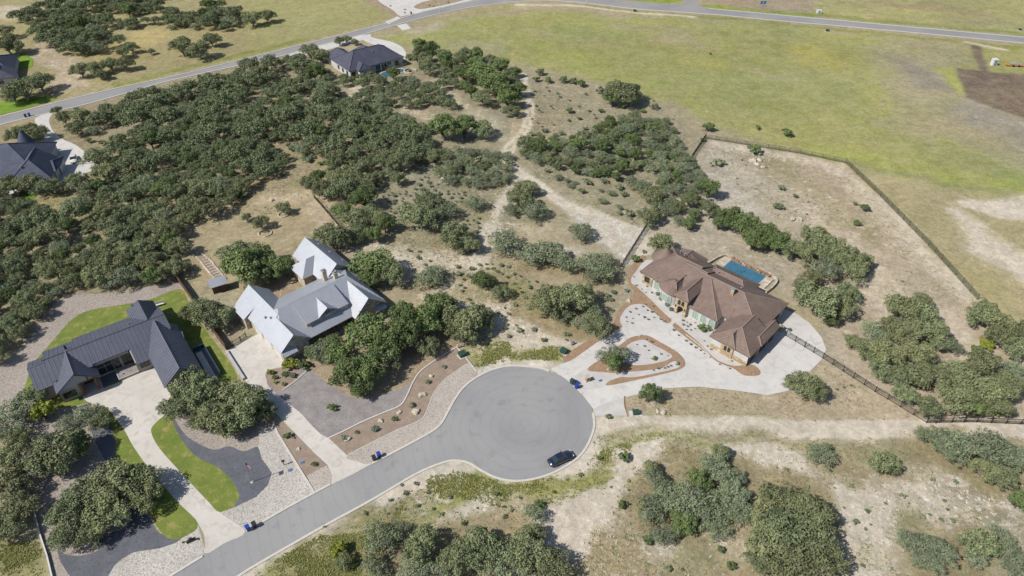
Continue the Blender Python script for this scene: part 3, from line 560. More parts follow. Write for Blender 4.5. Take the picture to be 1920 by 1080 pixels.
# ---------------------------------------------------------------- houses
def cut(poly,o,d):   # intersect line o+s*d (2D) with convex-ish polygon (3D pts) -> (P,Q)
    hits=[]
    n=len(poly)
    for i in range(n):
        a=Vector(poly[i]); b=Vector(poly[(i+1)%n]); e=(b-a).to_2d(); den=d.x*e.y-d.y*e.x
        if abs(den)<1e-9: continue
        w=a.to_2d()-o; u=(w.x*d.y-w.y*d.x)/den
        if 0<=u<=1: hits.append(((a+(b-a)*u-o.to_3d()).to_2d().dot(d),a+(b-a)*u))
    hits.sort(key=lambda h:h[0])
    return (hits[0][1],hits[-1][1]) if len(hits)>1 else None
class House:
    def __init__(s,label,cat,org,ang,roof,wall,rib=None,ribm=None,cap=None,group=None,name='house'):
        s.root=empty(name,(org[0],org[1],0),ang); tag(s.root,label,cat,group)
        s.roof=MB(); s.rib=rib; s.rw=.05; s.ribm=ribm; s.cap=cap; s.capmb=MB(); s.wall=MB(); s.k=0; s.mats=(roof,ribm or roof); s.wm=wall
    def face(s,poly,t=.16,rib=True):
        s.roof.slab(poly,t,0)
        if s.rib and rib:
            P=[Vector(p) for p in poly]; nrm=(P[1]-P[0]).cross(P[2]-P[0]).normalized()
            if nrm.z<0: nrm=-nrm
            g=Vector((nrm.x,nrm.y))
            if g.length<1e-3: return
            d=g.normalized(); e=Vector((-d.y,d.x)); ws=[p.to_2d().dot(e) for p in P]; w=min(ws)+s.rib*.5
            while w<max(ws)-.05:
                r=cut(poly,e*w,d)
                if r and (r[0]-r[1]).length>.3:
                    a,b=r; ee=e.to_3d()*s.rw; up=nrm*s.rw*1.1
                    s.roof.add([a-ee,a+ee,b+ee,b-ee,a-ee+up,a+ee+up,b+ee+up,b-ee+up],[(4,5,6,7),(0,1,5,4),(1,2,6,5),(2,3,7,6),(3,0,4,7)],1)
                w+=s.rib
    def capline(s,a,b,r=.13):
        if s.cap: s.capmb.tube([Vector(a)+Vector((0,0,.03)),Vector(b)+Vector((0,0,.03))],r,5)
    def jit(s): s.k+=1; return s.k*.004
    def T(s,axis,p): return p if axis=='x' else (p[1],p[0],p[2])
    def gable(s,a0,a1,b0,b1,axis,ze,zr,rb=None,ov=.45,end=.4,zb=0,wall=True,ribs=True,t=.16):
        # ridge runs along `axis` from a0 to a1, eaves at b0,b1 (the other coordinate)
        j=s.jit(); ze-=j; zr-=j*.5; rb=(b0+b1)/2 if rb is None else rb; T=lambda a,b,z:s.T(axis,(a,b,z))
        s.face([T(a0,b0,ze),T(a1,b0,ze),T(a1,rb,zr),T(a0,rb,zr)],t,ribs)
        s.face([T(a0,b1,ze),T(a1,b1,ze),T(a1,rb,zr),T(a0,rb,zr)],t,ribs)
        s.capmb.tube([T(a0,rb,zr+.02),T(a1,rb,zr+.02)],.09,5) if not s.cap else s.capline(T(a0,rb,zr),T(a1,rb,zr))
        if wall:
            sl0=(zr-ze)/(rb-b0); sl1=(zr-ze)/(b1-rb); c0,c1=b0+ov+j,b1-ov-j; e0,e1=a0+end+j,a1-end-j
            pr=[(c0,zb),(c1,zb),(c1,ze+sl1*(ov+j)-t-.02),(rb,zr-t-.03),(c0,ze+sl0*(ov+j)-t-.02)]
            s.wall.prism([T(0,b,z) for b,z in pr],T(e0,0,0),T(e1,0,0))
    def hip(s,a0,a1,b0,b1,axis,ze,zr,i0,i1,rb=None,ov=.5,zb=0,wall=True,ribs=True,t=.16):
        j=s.jit(); ze-=j; zr-=j*.5; rb=(b0+b1)/2 if rb is None else rb; T=lambda a,b,z:s.T(axis,(a,b,z))
        r0,r1=T(a0+i0,rb,zr),T(a1-i1,rb,zr); c=[T(a0,b0,ze),T(a1,b0,ze),T(a1,b1,ze),T(a0,b1,ze)]
        s.face([c[0],c[1],r1,r0],t,ribs); s.face([c[2],c[3],r0,r1],t,ribs)
        if i0>.05: s.face([c[3],c[0],r0],t,ribs); s.capline(c[0],r0); s.capline(c[3],r0)
        if i1>.05: s.face([c[1],c[2],r1],t,ribs); s.capline(c[1],r1); s.capline(c[2],r1)
        s.capline(r0,r1)
        if wall:
            x0,y0=(a0+ov+j,b0+ov+j); x1,y1=(a1-ov-j,b1-ov-j); z1=ze-t+.1
            p=[T(x0,y0,zb),T(x1,y0,zb),T(x1,y1,zb),T(x0,y1,zb)]; q=[T(x0,y0,z1),T(x1,y0,z1),T(x1,y1,z1),T(x0,y1,z1)]
            s.wall.add(p+q,[(0,3,2,1),(4,5,6,7),(0,1,5,4),(1,2,6,5),(2,3,7,6),(3,0,4,7)])
    def finish(s):
        o=s.roof.build('roof',list(s.mats),s.root); s.roofo=o
        if s.capmb.v: s.capmb.build('ridge_cap',s.cap or s.mats[1],o)
        s.wallo=s.wall.build('wall',s.wm,s.root); return s
    def window(s,x,y,z,w,h,n,arch=False,glass=None,frame=None,bars=1,name='window'):
        # n: outward normal in local xy ; (x,y) centre on wall plane, z sill
        n=Vector((n[0],n[1],0)).normalized(); u=Vector((-n.y,n.x,0)); o=Vector((x,y,z)); fm=MB(); g=MB()
        def bx(mb,u0,u1,z0,z1,d0,d1):
            vs=[o+u*a+n*d+Vector((0,0,zz)) for zz in (z0,z1) for a,d in ((u0,d0),(u1,d0),(u1,d1),(u0,d1))]
            mb.add(vs,[(0,3,2,1),(4,5,6,7),(0,1,5,4),(1,2,6,5),(2,3,7,6),(3,0,4,7)])
        f=.09
        bx(fm,-w/2-f,-w/2,-f,h,-.05,.1); bx(fm,w/2,w/2+f,-f,h,-.05,.1); bx(fm,-w/2,w/2,-f,0,-.05,.1)
        if arch:
            k=8; pts=[(w/2*math.cos(math.pi*i/k),h+w/2*math.sin(math.pi*i/k)) for i in range(k+1)]
            g.add([o+n*.05+Vector((0,0,h))]+[o+u*a+n*.05+Vector((0,0,b)) for a,b in pts],[(0,i,i+1) for i in range(1,k+1)])
            fm.tube([o+u*a*1.06+n*.05+Vector((0,0,h+(b-h)*1.06)) for a,b in pts],.08,5)
        else: bx(fm,-w/2-f,w/2+f,h,h+f,-.05,.1)
        for i in range(1,bars+1):
            a=-w/2+w*i/(bars+1); bx(fm,a-.035,a+.035,0,h,0,.085)
        bx(g,-w/2,w/2,0,h,0,.05)
        fo=fm.build(name,frame or M['white_paint'],s.root); g.build('pane',glass or M['glass'],fo)
        return fo
    def door(s,x,y,w,h,n,mat,name='garage_door',rows=4,z=0):
        n=Vector((n[0],n[1],0)).normalized(); u=Vector((-n.y,n.x,0)); o=Vector((x,y,z)); m=MB()
        for r in range(rows):
            z0=h*r/rows+.02; z1=h*(r+1)/rows-.02
            vs=[o+u*a+n*d+Vector((0,0,zz)) for zz in (z0,z1) for a,d in ((-w/2,.0),(w/2,.0),(w/2,.07),(-w/2,.07))]
            m.add(vs,[(0,3,2,1),(4,5,6,7),(0,1,5,4),(1,2,6,5),(2,3,7,6),(3,0,4,7)])
        return m.build(name,mat,s.root)
    def part(s,name,mb,mat,parent=None): return mb.build(name,mat,parent or s.root)
def box_part(H,name,mat,*b,parent=None):
    m=MB(); m.box(*b); return m.build(name,mat,parent or H.root)
def vents(H,lst,mat):
    for x,y,z,r,h in lst:
        m=MB(); m.cone((x,y),r,r,z-.6,z+h,10); m.cone((x,y),r*1.6,r*1.6,z+h,z+h+.06,10); m.build('roof_vent',mat,H.root)
# --- 1 dark standing-seam house (frame: x along the ridge, y away from the street)
H=House('long house with dark standing-seam metal roof and cream walls at lower left','house',(-89.61,95.46),R(36.87),M['roof_dark'],M['cream_wall'],.8,M['roof_dark_rib'])
sl=.42
f=lambda x,y,dz=0:(x,y,6-sl*abs(y)+dz)
t_=.16
H.face([f(0,0),f(22.2,0),f(22.2,7.9),f(16,7.9),f(5,7.9)][:3]+[f(5,7.9),f(5,0)]); 
H.face([f(-.4,-.0,-.004),f(5,0,-.004),f(5,6.4,-.004),f(-.4,6.4,-.004)])
H.face([f(0,0),f(6.9,0),f(6.9,-4.8),f(0,-4.8)]); H.face([f(6.9,0),f(13.8,0),f(13.8,-4.4),f(6.9,-4.4)]); H.face([f(13.8,0),f(22.2,0),f(22.2,-3.2),f(19,-7.9),f(13.8,-7.9)])
H.roof.tube([(-.4,0,6.03),(22.2,0,6.03)],.1,5)
H.gable(-3.3,.3,-4.7,4.9,'x',3.2,5.25,rb=.2)      # lower left end
H.wall.prism([(0,-4.4+.45,0),(0,7.3,0),(0,7.3,2.7),(0,0,5.75),(0,-3.95,4.1)],(6.0,0,0),(13.4,0,0))
H.wall.prism([(0,-7.3,0),(0,7.4,0),(0,7.4,2.7),(0,0,5.74),(0,-7.3,2.75)],(13.6,0,0),(21.7,0,0))
H.wall.prism([(0,-4.2,0),(0,5.9,0),(0,5.9,3.3),(0,0,5.73),(0,-4.2,4.05)],(.1,0,0),(6.05,0,0))
H.hip(.5,10.1,16.2,21.8,'y',3.0,6.02,0,2.1)           # back wing
H.gable(-17.9,-.9,16.3,23.6,'y',3.0,6.1,end=.5)   # big front right wing
H.roof.slab([(16.0,-6.0,3.0),(23.9,-3.6,3.0),(23.6,-6,3.1)],.1)
# entry wing with porch
H.gable(-7.6,.2,-.4,7.3,'y',3.1,6.05,rb=3.6,end=.5,wall=False)
H.wall.box(0,3.4,-7.0,-.5,0,2.95)
H.finish()
gm=MB(); gm.prism([(-.1,0,2.95),(6.9,0,2.95),(3.6,0,5.72)],(0,-7.12,0),(0,-7.02,0)); H.part('gable_board',gm,M['grey_wall'])
tm=MB(); tm.tube([(3.6,-7.25,5.5),(6.7,-7.25,3.2)],.12,4); tm.tube([(3.7,-7.25,3.1),(6.9,-7.25,3.1)],.12,4); tm.tube([(5.2,-7.25,3.1),(5.2,-7.25,4.3)],.1,4); H.part('truss',tm,M['timber'])
for x in (3.6,6.2):
    m=MB(); m.box(x-.22,x+.22,-7.4,-6.96,0,.9); m.box(x-.15,x+.15,-7.33,-7.03,.9,3.05); H.part('porch_post',m,M['timber'])
box_part(H,'porch_floor',M['concrete_warm'],3.5,6.9,-7.5,-4.1,.02,.1)
H.door(5.0,-4.2,1.8,2.3,(0,-1),M['door_dark'],'door',1)
for x in (7.9,9.3,10.7): H.window(x,-3.97,.7,1.1,1.4,(0,-1),frame=M['frame_dark'],bars=0); H.window(x,-3.97,2.5,1.1,.5,(0,-1),frame=M['frame_dark'],bars=0)
for x in (12.1,13.0-.0): H.window(x+.1,-3.97,.7,.75,1.4,(0,-1),frame=M['frame_dark'],bars=0); H.window(x+.1,-3.97,2.5,.75,.5,(0,-1),frame=M['frame_dark'],bars=0)
H.window(15.1,-7.3,1.1,1.5,.9,(0,-1),frame=M['frame_dark']); H.window(1.5,-7.0,.9,2.0,1.2,(0,-1),frame=M['frame_dark'],bars=2)
H.window(19.9,-17.4,2.6,1.0,1.0,(0,-1),frame=M['frame_dark'])
for y in (-10.5,-14.5): H.door(16.75,y,3.2,2.3,(-1,0),M['door_dark'])
H.window(19,9.6,1,1.6,1.2,(0,1),frame=M['frame_dark'])
box_part(H,'chimney_flue',M['frame_dark'],3.6,3.95,1.6,1.95,5.0,6.2)
vents(H,[(15.7,2.6,5.0,.12,.25),(17.6,8.6,4.9,.1,.3),(2.2,-3.5,4.8,.1,.2)],M['roof_dark_rib'])
pm=MB(); pm.box(9.8,14.0,-7.3,-7.1,0,.45); pm.box(9.8,10.0,-7.1,-4.2,0,.45); H.part('planter_wall',pm,M['cream_wall'])
box_part(H,'planter_gravel',M['grey_gravel'],10.0,13.9,-7.1,-4.1,.02,.38)
box_part(H,'courtyard_shadow_bed',M['dark_gravel'],6.9,9.8,-7.0,-4.0,.02,.1)  # dark slab paints in the shadow lying over this courtyard ground
# walled side terrace
sw=empty('side_terrace',H.root.matrix_basis@Vector((25.0,-9,0)),R(36.87)); tag(sw,'dark rimmed side terrace with pale path right of the dark-roofed house','terrace')
m=MB(); m.box(-.9,1.45,1.2,1.32,0,1.1); m.box(1.35,1.45,-8.8,1.2,0,1.1); m.build('low_wall',M['teal_paint'],sw)
m=MB(); m.box(-.9,1.35,-8.8,1.2,.02,.12); m.build('floor',M['dark_gravel'],sw)
m=MB(); m.box(-.75,.45,-8.8+.2,1.6-1.2,.12,.2); m.build('path_slab',M['concrete_white'],sw)
# --- 2 white metal-roofed house
W=House('white-roofed house with bright standing-seam gables, dormer and cream stone walls','house',(-49.84,107.84),R(42.56),M['roof_white'],M['cream_stone'],.5,M['roof_white_rib'])
W.rw=.028
W.hip(-1.6,22.4,-8.1,8.0,'x',3.0,7.0,3.65,3.8,rb=0,wall=False)
W.gable(-1.0,12.2,-2.45,5.5,'y',3.14,6.5,rb=1.5,end=.4)       # garage wing
W.gable(-8.2,-1.0,-2.46,4.3,'y',3.13,5.99,rb=.9,end=.5)
W.wall.box(.2,14.4,-5.6,7.3,0,3.2); W.wall.box(14.6,21.6,-8,6,0,3.1)
W.gable(-9.3,-1.2,14.2,22.3,'y',3.0,6.55,rb=18.0,end=.55)    # right front wing
W.gable(5.7,19.9,15.5,23.8,'y',3.1,6.55,rb=19.5,end=.5)       # back wing
W.hip(12.8,19.8,10.3,16.6,'x',3.05,5.45,3.2,0.01,rb=13.5)
W.gable(.5,6.2,16.3,22.8,'y',3.3,5.3,rb=18.7,end=.2)
W.face([(-3.4,6.3,3.1),(-3.4,11.3,3.1),(0,11.3,5.15),(0,6.3,5.15)]); W.wall.box(-3.0,0,6.7,10.9,0,3.1)
# raised shed dormer with gabled dormer on it
W.face([(4.8,-.6,6.98),(14.9,-.6,6.98),(14.9,-6.15,5.0),(4.8,-6.15,5.0)])
W.wall.prism([(0,-5.9,3.6),(0,-.8,6.4),(0,-.8,6.7),(0,-5.9,4.92)],(5.0,0,0),(14.7,0,0))
W.gable(-6.1,-.9,7.0,13.0,'y',4.62,6.55,rb=10,end=.35,ov=.35,zb=3.7)
W.finish()
for x0,x1,y in ((-2.2,.7,-9.3),(15.0,17.7,-10.1),(18.9,21.7,-10.1)):
    m=MB(); yw=y+1.6; m.slab([(x0,y,2.55),(x1,y,2.55),(x1,yw,3.1),(x0,yw,3.1)],.1); m.build('awning_roof',M['roof_white'],W.root)
W.window(-.8,-7.8,.9,1.9,1.3,(0,-1)); W.window(16.3,-8.75,.9,1.8,1.3,(0,-1)); W.window(20.3,-8.75,.9,1.8,1.3,(0,-1))
W.window(10,-5.75,4.9,1.1,.7,(0,-1),frame=M['grey_wall']); W.window(18.0,-8.75,4.1,.6,.6,(0,-1)); W.window(.9,-7.7,4.2,.6,.5,(0,-1))
for x in (6.0,8.6,13.0): W.window(x,-5.6,.8,1.4,1.5,(0,-1),frame=M['white_paint'])
W.door(10.8,-5.6,1.3,2.3,(0,-1),M['door_dark'],'door',1)
for x in (4.9,7.4,9.8,12.2,14.2):
    box_part(W,'porch_post',M['timber'],x-.12,x+.12,-7.9,-7.66,0,3.0)
box_part(W,'porch_floor',M['cream_stone'],4.2,14.5,-7.95,-5.6,.02,.15)
for y in (-5.2,-1.0,3.2): W.door(-2.0,y,3.2,2.3,(-1,0),M['white_paint'])
for y in (6.2,9.0,-.5): pass
for x,y,z in ((15.4,4.2,7.6),(16.8,1.7,7.7)):
    m=MB(); m.box(x-.45,x+.45,y-.45,y+.45,3,z); c=m.build('chimney',M['cream_stone'],W.root)
    m=MB(); m.box(x-.55,x+.55,y-.55,y+.55,z,z+.12); m.box(x-.25,x+.25,y-.25,y+.25,z+.12,z+.4); m.build('chimney_cap',M['grey_paint'],c)
vents(W,[(-.4,1.5,5.1,.14,.2),(.2,.1,5.5,.14,.2),(21.0,16.5,5.5,.12,.2),(21.5,12.5,5.1,.15,.25),(22.3,8.3,4.6,.12,.25)],M['grey_paint'])
W.window(23.3,12,1,1.4,1.2,(1,0)); W.window(21.7,-5,1,1.4,1.2,(1,0))
# --- 3 brown tile-roofed house
B=House('large brown tile-roofed house with stone entry tower beside the loop drive','house',(43.36,120.57),R(-43.19),M['roof_brown'],M['pale_wall'],cap=M['roof_cap'])
B.hip(-8.0,15.6,-5.9,7.6,'x',3.2,6.5,5.5,7.4,rb=.2)
B.hip(-10.8,-1.0,-5.4,8.2,'x',3.2,6.42,4.6,0.,rb=1.0)
B.hip(-14.6,-3.0,-5.0,8.4,'x',3.2,6.25,4.9,0.,rb=2.2)
B.hip(-1.0,7.3,-8.15,6,'x',3.2,6.52,.01,7.0,rb=.0)
B.hip(-13.2,-4.0,8.4,17.6,'y',3.2,5.75,4.0,.01,rb=13.1)     # garage wing
B.hip(-13.3,-7.5,10.4,14.3,'y',3.3,5.2,1.6,0.01,rb=12.5,wall=False)
B.hip(-8.8,-.6,15.0,17.75,'y',3.22,4.2,1.3,.01,wall=False)
B.hip(-8.9,-1.0,-3.1,.45,'y',4.95,6.25,1.6,.01,rb=-1.2,wall=False)
B.hip(-6.2,-1.5,-5.7,-4.1,'y',4.3,5.3,.8,.01,wall=False)
B.hip(5.0,9.6,-12.0,-5.5,'y',3.2,5.4,.01,2.2)
B.hip(-3.4,7.9,2.6,9.5,'x',3.15,5.35,2.4,2.6,rb=5.2,wall=False)
B.roof.cone((-13.2,3.5),3.3,.05,3.25,6.1,28); B.wall.cone((-13.2,3.5),2.7,2.7,0,3.4,28)
B.roof.cone((-8.4,6.4),3.4,.05,3.22,5.2,28); B.wall.cone((-8.4,6.4),2.8,2.8,0,3.3,28)
B.roof.cone((-5.7,-4.6),3.2,.05,3.28,5.3,28); B.wall.cone((-5.7,-4.6),2.6,2.6,0,3.4,28)
B.finish()
# stone entry tower
m=MB(); 
x0,x1,y0,y1,zt=-2.75,.1,-8.5,-3.,4.93; ax0,ax1,az=-2.05,-.6,1.7; k=10
fr=[(x0,0),(ax0,0),(ax0,az)]+[((ax0+ax1)/2-(ax1-ax0)/2*math.cos(math.pi*i/k),az+(ax1-ax0)/2*math.sin(math.pi*i/k)) for i in range(1,k)]+[(ax1,az),(ax1,0),(x1,0),(x1,zt),(x0,zt)]
tri=tessellate_polygon([[Vector((a,b,0)) for a,b in fr]]); n=len(fr)
vs=[(a,y0,b) for a,b in fr]+[(a,y0+.5,b) for a,b in fr]
m.add(vs,[tuple(q) for q in tri]+[tuple(i+n for i in q)[::-1] for q in tri]+[(i,(i+1)%n,(i+1)%n+n,i+n) for i in range(n)])
m.box(x0+.001,x0+.4,y0+.5,y1,0,zt-.002); m.box(x1-.4,x1-.001,y0+.5,y1,0,zt-.002); m.box(x0+.4,x1-.4,y1-1.2,y1,0,zt-.004)
tw=m.build('entry_tower',M['tan_stone'],B.root)
B.door(-1.3,y1-1.2,1.3,2.3,(0,-1),M['door_dark'],'door',1)
for x in (-1.8,-.9): B.window(x,y0,3.0,.42,.8,(0,-1),arch=True,frame=M['frame_dark'],bars=0)
for x in (-2.5,-.2): box_part(B,'wall_lantern',M['black_metal'],x-.1,x+.1,y0-.16,y0-.003,1.9,2.3)
for x in (1.9,3.9,5.9): B.window(x,-7.66,.5,1.1,1.6,(0,-1),arch=True,glass=M['glass_green'],bars=1)
for a in (-125,-100,-75):
    ca,sa=math.cos(R(a)),math.sin(R(a)); B.window(-5.7+2.6*ca,-4.6+2.6*sa,.6,.8,1.5,(ca,sa),arch=True,glass=M['glass_green'],bars=0)
box_part(B,'stone_panel',M['tan_stone'],-13.9,-11.2,-4.62,-4.45,0,2.9)
B.window(-9.8,-4.92,.6,1.1,1.6,(0,-1),arch=True,glass=M['glass_green']); B.window(-12.6,-4.64,1.0,1.1,1.2,(0,-1),frame=M['frame_dark'])
m=MB(); m.box(8.86,13.8,-12.78,-12.66,0,1.1); m.box(11.2,13.9,-12.95,-12.6,0,3.1); m.box(13.9,17.15,-12.79,-12.66,0,1.2); m.build('stone_cladding',M['tan_stone'],B.root)
for x in (12.2,13.0): B.window(x,-12.95,1.6,.42,.75,(0,-1),arch=True,frame=M['frame_dark'],bars=0)
for y in (-10.9,-6.0,-2.8): B.door(17.12 if y<-9 else 17.13,y,2.7,2.4,(1,0),M['door_dark'])
m=MB(); m.box(17.1,17.35,-9.0,-8.2,0,3.0); m.box(17.1,17.3,-4.6,-4.2,0,3.0); m.build('stone_pier',M['tan_stone'],B.root)
B.window(15.1,4,1,1.5,1.3,(1,0),frame=M['frame_dark']); 
m=MB(); m.box(5.9,6.6,-1.4,-.8,5,7.2); c=m.build('chimney',M['tan_stone'],B.root); m=MB(); m.box(5.8,6.7,-1.5,-.7,7.2,7.35); m.build('chimney_cap',M['grey_paint'],c)
vents(B,[(-9.2,5.0,5.3,.14,.25),(-.2,4.6,5.0,.14,.2),(9.8,-1.5,5.5,.12,.2),(6.5,2.5,5.4,.14,.2),(-10.8,5.7,4.9,.12,.3)],M['grey_paint'])
for x in (-2.8,1,4.5,7.4): box_part(B,'patio_post',M['cream_stone'],x-.2,x+.2,8.75,9.15,0,3.05)
# pool
pl=empty('swimming_pool',B.root.matrix_basis@Vector((2,15,0)),R(-43.19)); tag(pl,'rectangular blue swimming pool with pale deck and curved stone wall','swimming pool')
m=MB(); m.box(-5.05,4.15,-2.05,2.2,.1,.22); m.build('water',M['water'],pl)
m=MB(); m.box(-5.05,4.15,2.0,2.2,.05,.24); m.box(-5.05,-4.85,-2.05,2.2,.05,.24); m.build('tile_rim',M['pool_tile'],pl)
m=MB(); m.box(-7.0,-5.05,-2.6,2.3,.02,.3); m.box(4.15,6.0,-2.6,2.0,.02,.302); m.box(-5.05,4.15,-2.6,-2.05,.02,.298); m.box(-9.5,6.6,-6.2,-2.6,.02,.29); m.build('deck',M['cream_stone'],pl)
rr=random.Random(5); m=MB()
for i in range(46):
    x=-5.0+i*.215+rr.uniform(-.1,.1); y=2.55+rr.uniform(-.25,.3); s_=rr.uniform(.25,.45)
    Mx=Matrix.Translation((x,y,.3))@Matrix.Rotation(rr.uniform(0,3),4,'Z')@Matrix.Rotation(rr.uniform(-.4,.4),4,'X'); m.box(-s_,s_,-s_*.7,s_*.7,-.35,rr.uniform(.1,.4),0,Mx)
m.build('boulder_edge',M['rust_stone'],pl)
P=catmull([(-8.3,-3.1),(-7.9,.2),(-7.0,2.6),(-5.3,3.3)],False,5); m=MB()
def wall_along(m,P,w,h):
    for a,b in zip(P[:-1],P[1:]):
        d=(b-a); L=d.length; an=math.atan2(d.y,d.x); m.box(0,L+.05,-w/2,w/2,0,h,0,Matrix.Translation((a.x,a.y,0))@Matrix.Rotation(an,4,'Z'))
wall_along(m,P,.35,.7); m.build('curved_wall',M['cream_stone'],pl); m=MB(); P=catmull([(4.2,3.2),(5.6,2.9),(6.9,1.8),(7.2,-1),(7.0,-3.6)],False,5); wall_along(m,P,.35,.75); m.build('curved_wall',M['cream_stone'],pl)
for x,y in ((-.6,.3),(-.9,-.5)):
    m=MB(); m.cone((x,y),.16,.16,.22,.27,8); m.build('skimmer_float',M['black_metal'],pl)
for i,(x,y) in enumerate(((-1.9+2.6,-3.3),(3.2,-3.1))):
    ch=empty('pool_lounger',pl.matrix_basis@Vector((x,y,.3)),R(-43)); tag(ch,('left','right')[i]+' one of two grey pool loungers on the pool deck','lounger','loungers on the pool deck')
    m=MB(); m.box(-.95,.5,-.32,.32,.28,.38); m.build('seat',M['grey_paint'],ch)
    m=MB(); m.box(0,.75,-.32,.32,0,.08,0,Matrix.Translation((.5,0,.3))@Matrix.Rotation(R(-35),4,'Y')); m.build('backrest',M['grey_paint'],ch)
    for lx in (-.8,.6):
        for ly in (-.28,.28): m=MB(); m.box(lx-.03,lx+.03,ly-.03,ly+.03,0,.28); m.build('leg',M['black_metal'],ch)
gr=empty('outdoor_kitchen',G(1452,613),R(-43)); tag(gr,'tan stone outdoor grill counter on the patio right of the tile-roofed house','grill counter')
m=MB(); m.box(-1.8,1.8,-.45,.45,0,1.0); m.build('counter',M['tan_stone'],gr); m=MB(); m.box(-1.9,1.9,-.55,.55,1.0,1.08); m.build('worktop',M['cream_stone'],gr)
m=MB(); m.box(-.5,.6,-.35,.35,1.08,1.5); m.box(-.4,.5,-.25,.25,1.5,1.62); m.build('grill',M['black_metal'],gr)
for x in (-1.4,1.3): m=MB(); m.cone((x,.1),.18,.12,1.08,1.4,8); m.build('side_burner',M['grey_paint'],gr)
# --- 4 slate-roofed far house
org=G(655,137,0); F_=House('house with a dark slate hipped roof and white walls by the upper road','house',(-56.6,233.5),R(-16.8+58.1),M['roof_slate'],M['pale_wall'],cap=M['roof_slate'])
# placed by its near-left corner
c0=G(655,134,3.2); c1=G(758,107,3.2); c2=G(615,112,3.2); ang=math.atan2(c1.y-c0.y,c1.x-c0.x); L=(c1-c0).length; D=abs((c2-c0).dot(Vector((-math.sin(ang),math.cos(ang),0))))
F_.root.location=(c0.x,c0.y,0); F_.root.rotation_euler=(0,0,ang)
F_.hip(0,L,0,D,'x',3.2,7.2,D*.42,D*.42)
F_.hip(D*.5,D+6,L*.02,L*.38,'y',3.2,5.6,.01,3.0); F_.hip(D*.5,D+3,L*.45,L*.75,'y',3.2,5.4,.01,3.0)
F_.hip(-2.2,3,L*.12,L*.36,'y',3.2,4.9,2,.01)
F_.finish()
for x in (L*.08,L*.86): F_.window(x,.5,.9,1.4,1.4,(0,-1),frame=M['frame_dark'])
m=MB(); m.box(L*.46,L*.66,.35,.45,.2,2.6); F_.part('patio_opening',m,M['glass'])
for x in (L*.45,L*.56,L*.67): box_part(F_,'patio_post',M['white_paint'],x-.15,x+.15,.1,.34,0,3.05)
for y in (3,6.5,10): F_.window(.55,y,.9,1.2,1.3,(-1,0),frame=M['frame_dark'])
vents(F_,[(L*.3,D*.5,6.4,.15,.3),(L*.55,D*.35,6.1,.15,.3),(L*.15,D*.45,4.6,.15,.3)],M['grey_paint'])
fp=empty('garden_pool',G(728,140),ang); tag(fp,'small turquoise pool with pale coping behind the slate-roofed house','swimming pool')
m=MB(); m.cone((0,0),3.4,3.4,.02,.2,20); m.cone((5,.4),2.4,2.4,.02,.195,20); m.build('coping',M['cream_stone'],fp); m=MB(); m.cone((0,0),2.7,2.7,.2,.24,20); m.cone((5,.4),1.8,1.8,.19,.23,20); m.build('water',M['water'],fp)
fr_=empty('fire_pit',G(769,134),0); tag(fr_,'round stone fire pit ring right of the slate-roofed house','fire pit')
m=MB(); P=[Vector((2.2*math.cos(a/20*6.283),2.2*math.sin(a/20*6.283))) for a in range(18)]; wall_along(m,P,.4,.5); m.build('ring_wall',M['cream_stone'],fr_); m=MB(); m.cone((0,0),.6,.5,0,.45,10); m.build('fire_bowl',M['frame_dark'],fr_)
for px,py,an_,ln,lab in ((742,127,.65,9,'pale garden wall above the garden pool'),(735,163,.5,7,'pale garden wall below the garden pool')):
    gw=MB(); gw.box(-ln/2,ln/2,-.2,.2,0,.7); o=gw.build('garden_wall',M['cream_stone']); o.location=G(px,py); o.rotation_euler=(0,0,an_); tag(o,lab,'garden wall')
# --- 5 big blue-grey roofed house at the left edge
c0=G(106,312,3.1); ang=R(14); Tn=House('big house with steep blue-grey roof and conical turret at far left','house',(c0.x,c0.y),ang,M['roof_blue'],M['pale_wall'],cap=M['roof_blue'])
def tl(px,py,z): v=G(px,py,z)-Vector((c0.x,c0.y,z)); return (v.x*math.cos(ang)+v.y*math.sin(ang),-v.x*math.sin(ang)+v.y*math.cos(ang))
a_=tl(66,274,8); Tn.hip(-30,-3.5,-4.0,16,'x',3.2,8.3,9,9,rb=7)
Tn.hip(-6.5,5,-10.5,.0,'y',3.1,7.2,4.2,.01)
Tn.hip(-3.5,.5,-3,6,'x',3.1,4.3,.01,1.5); 
b_=tl(49,268,4); Tn.roof.cone(b_,2.4,.05,4.2,8.4,20); Tn.wall.cone(b_,2.0,2.0,0,4.3,20)
Tn.hip(-14,-3,-24,-15,'y',3.1,5.2,3,.01,wall=False)
Tn.finish()
for x in (-22.5,-16.5): box_part(Tn,'patio_post',M['white_paint'],x-.3,x+.3,-13.7,-13.1,0,3.0)
Tn.window(-6,-5.98,.9,1.6,1.4,(0,-1),frame=M['frame_dark']); Tn.door(.3,3,4.5,2.4,(1,0),M['white_paint'])
vents(Tn,[(-7,-4,6,.15,.3),(-15,2,6.6,.15,.3)],M['grey_paint'])
# --- 6 dark roof cut by the left edge
c0=G(2,150,3); E_=House('dark-roofed house cut off by the left edge near the upper road','house',(c0.x-14,c0.y-2),R(25),M['roof_slate'],M['pale_wall'],cap=M['roof_slate'])
E_.hip(0,17,0,22,'x',3,6.8,6,6); E_.hip(-3,5,9,18,'y',3,5.2,3,.01); E_.finish(); E_.window(16.52,5,1,1.5,1.3,(1,0)); E_.window(13,-2.45,1,1.5,1.3,(0,-1))
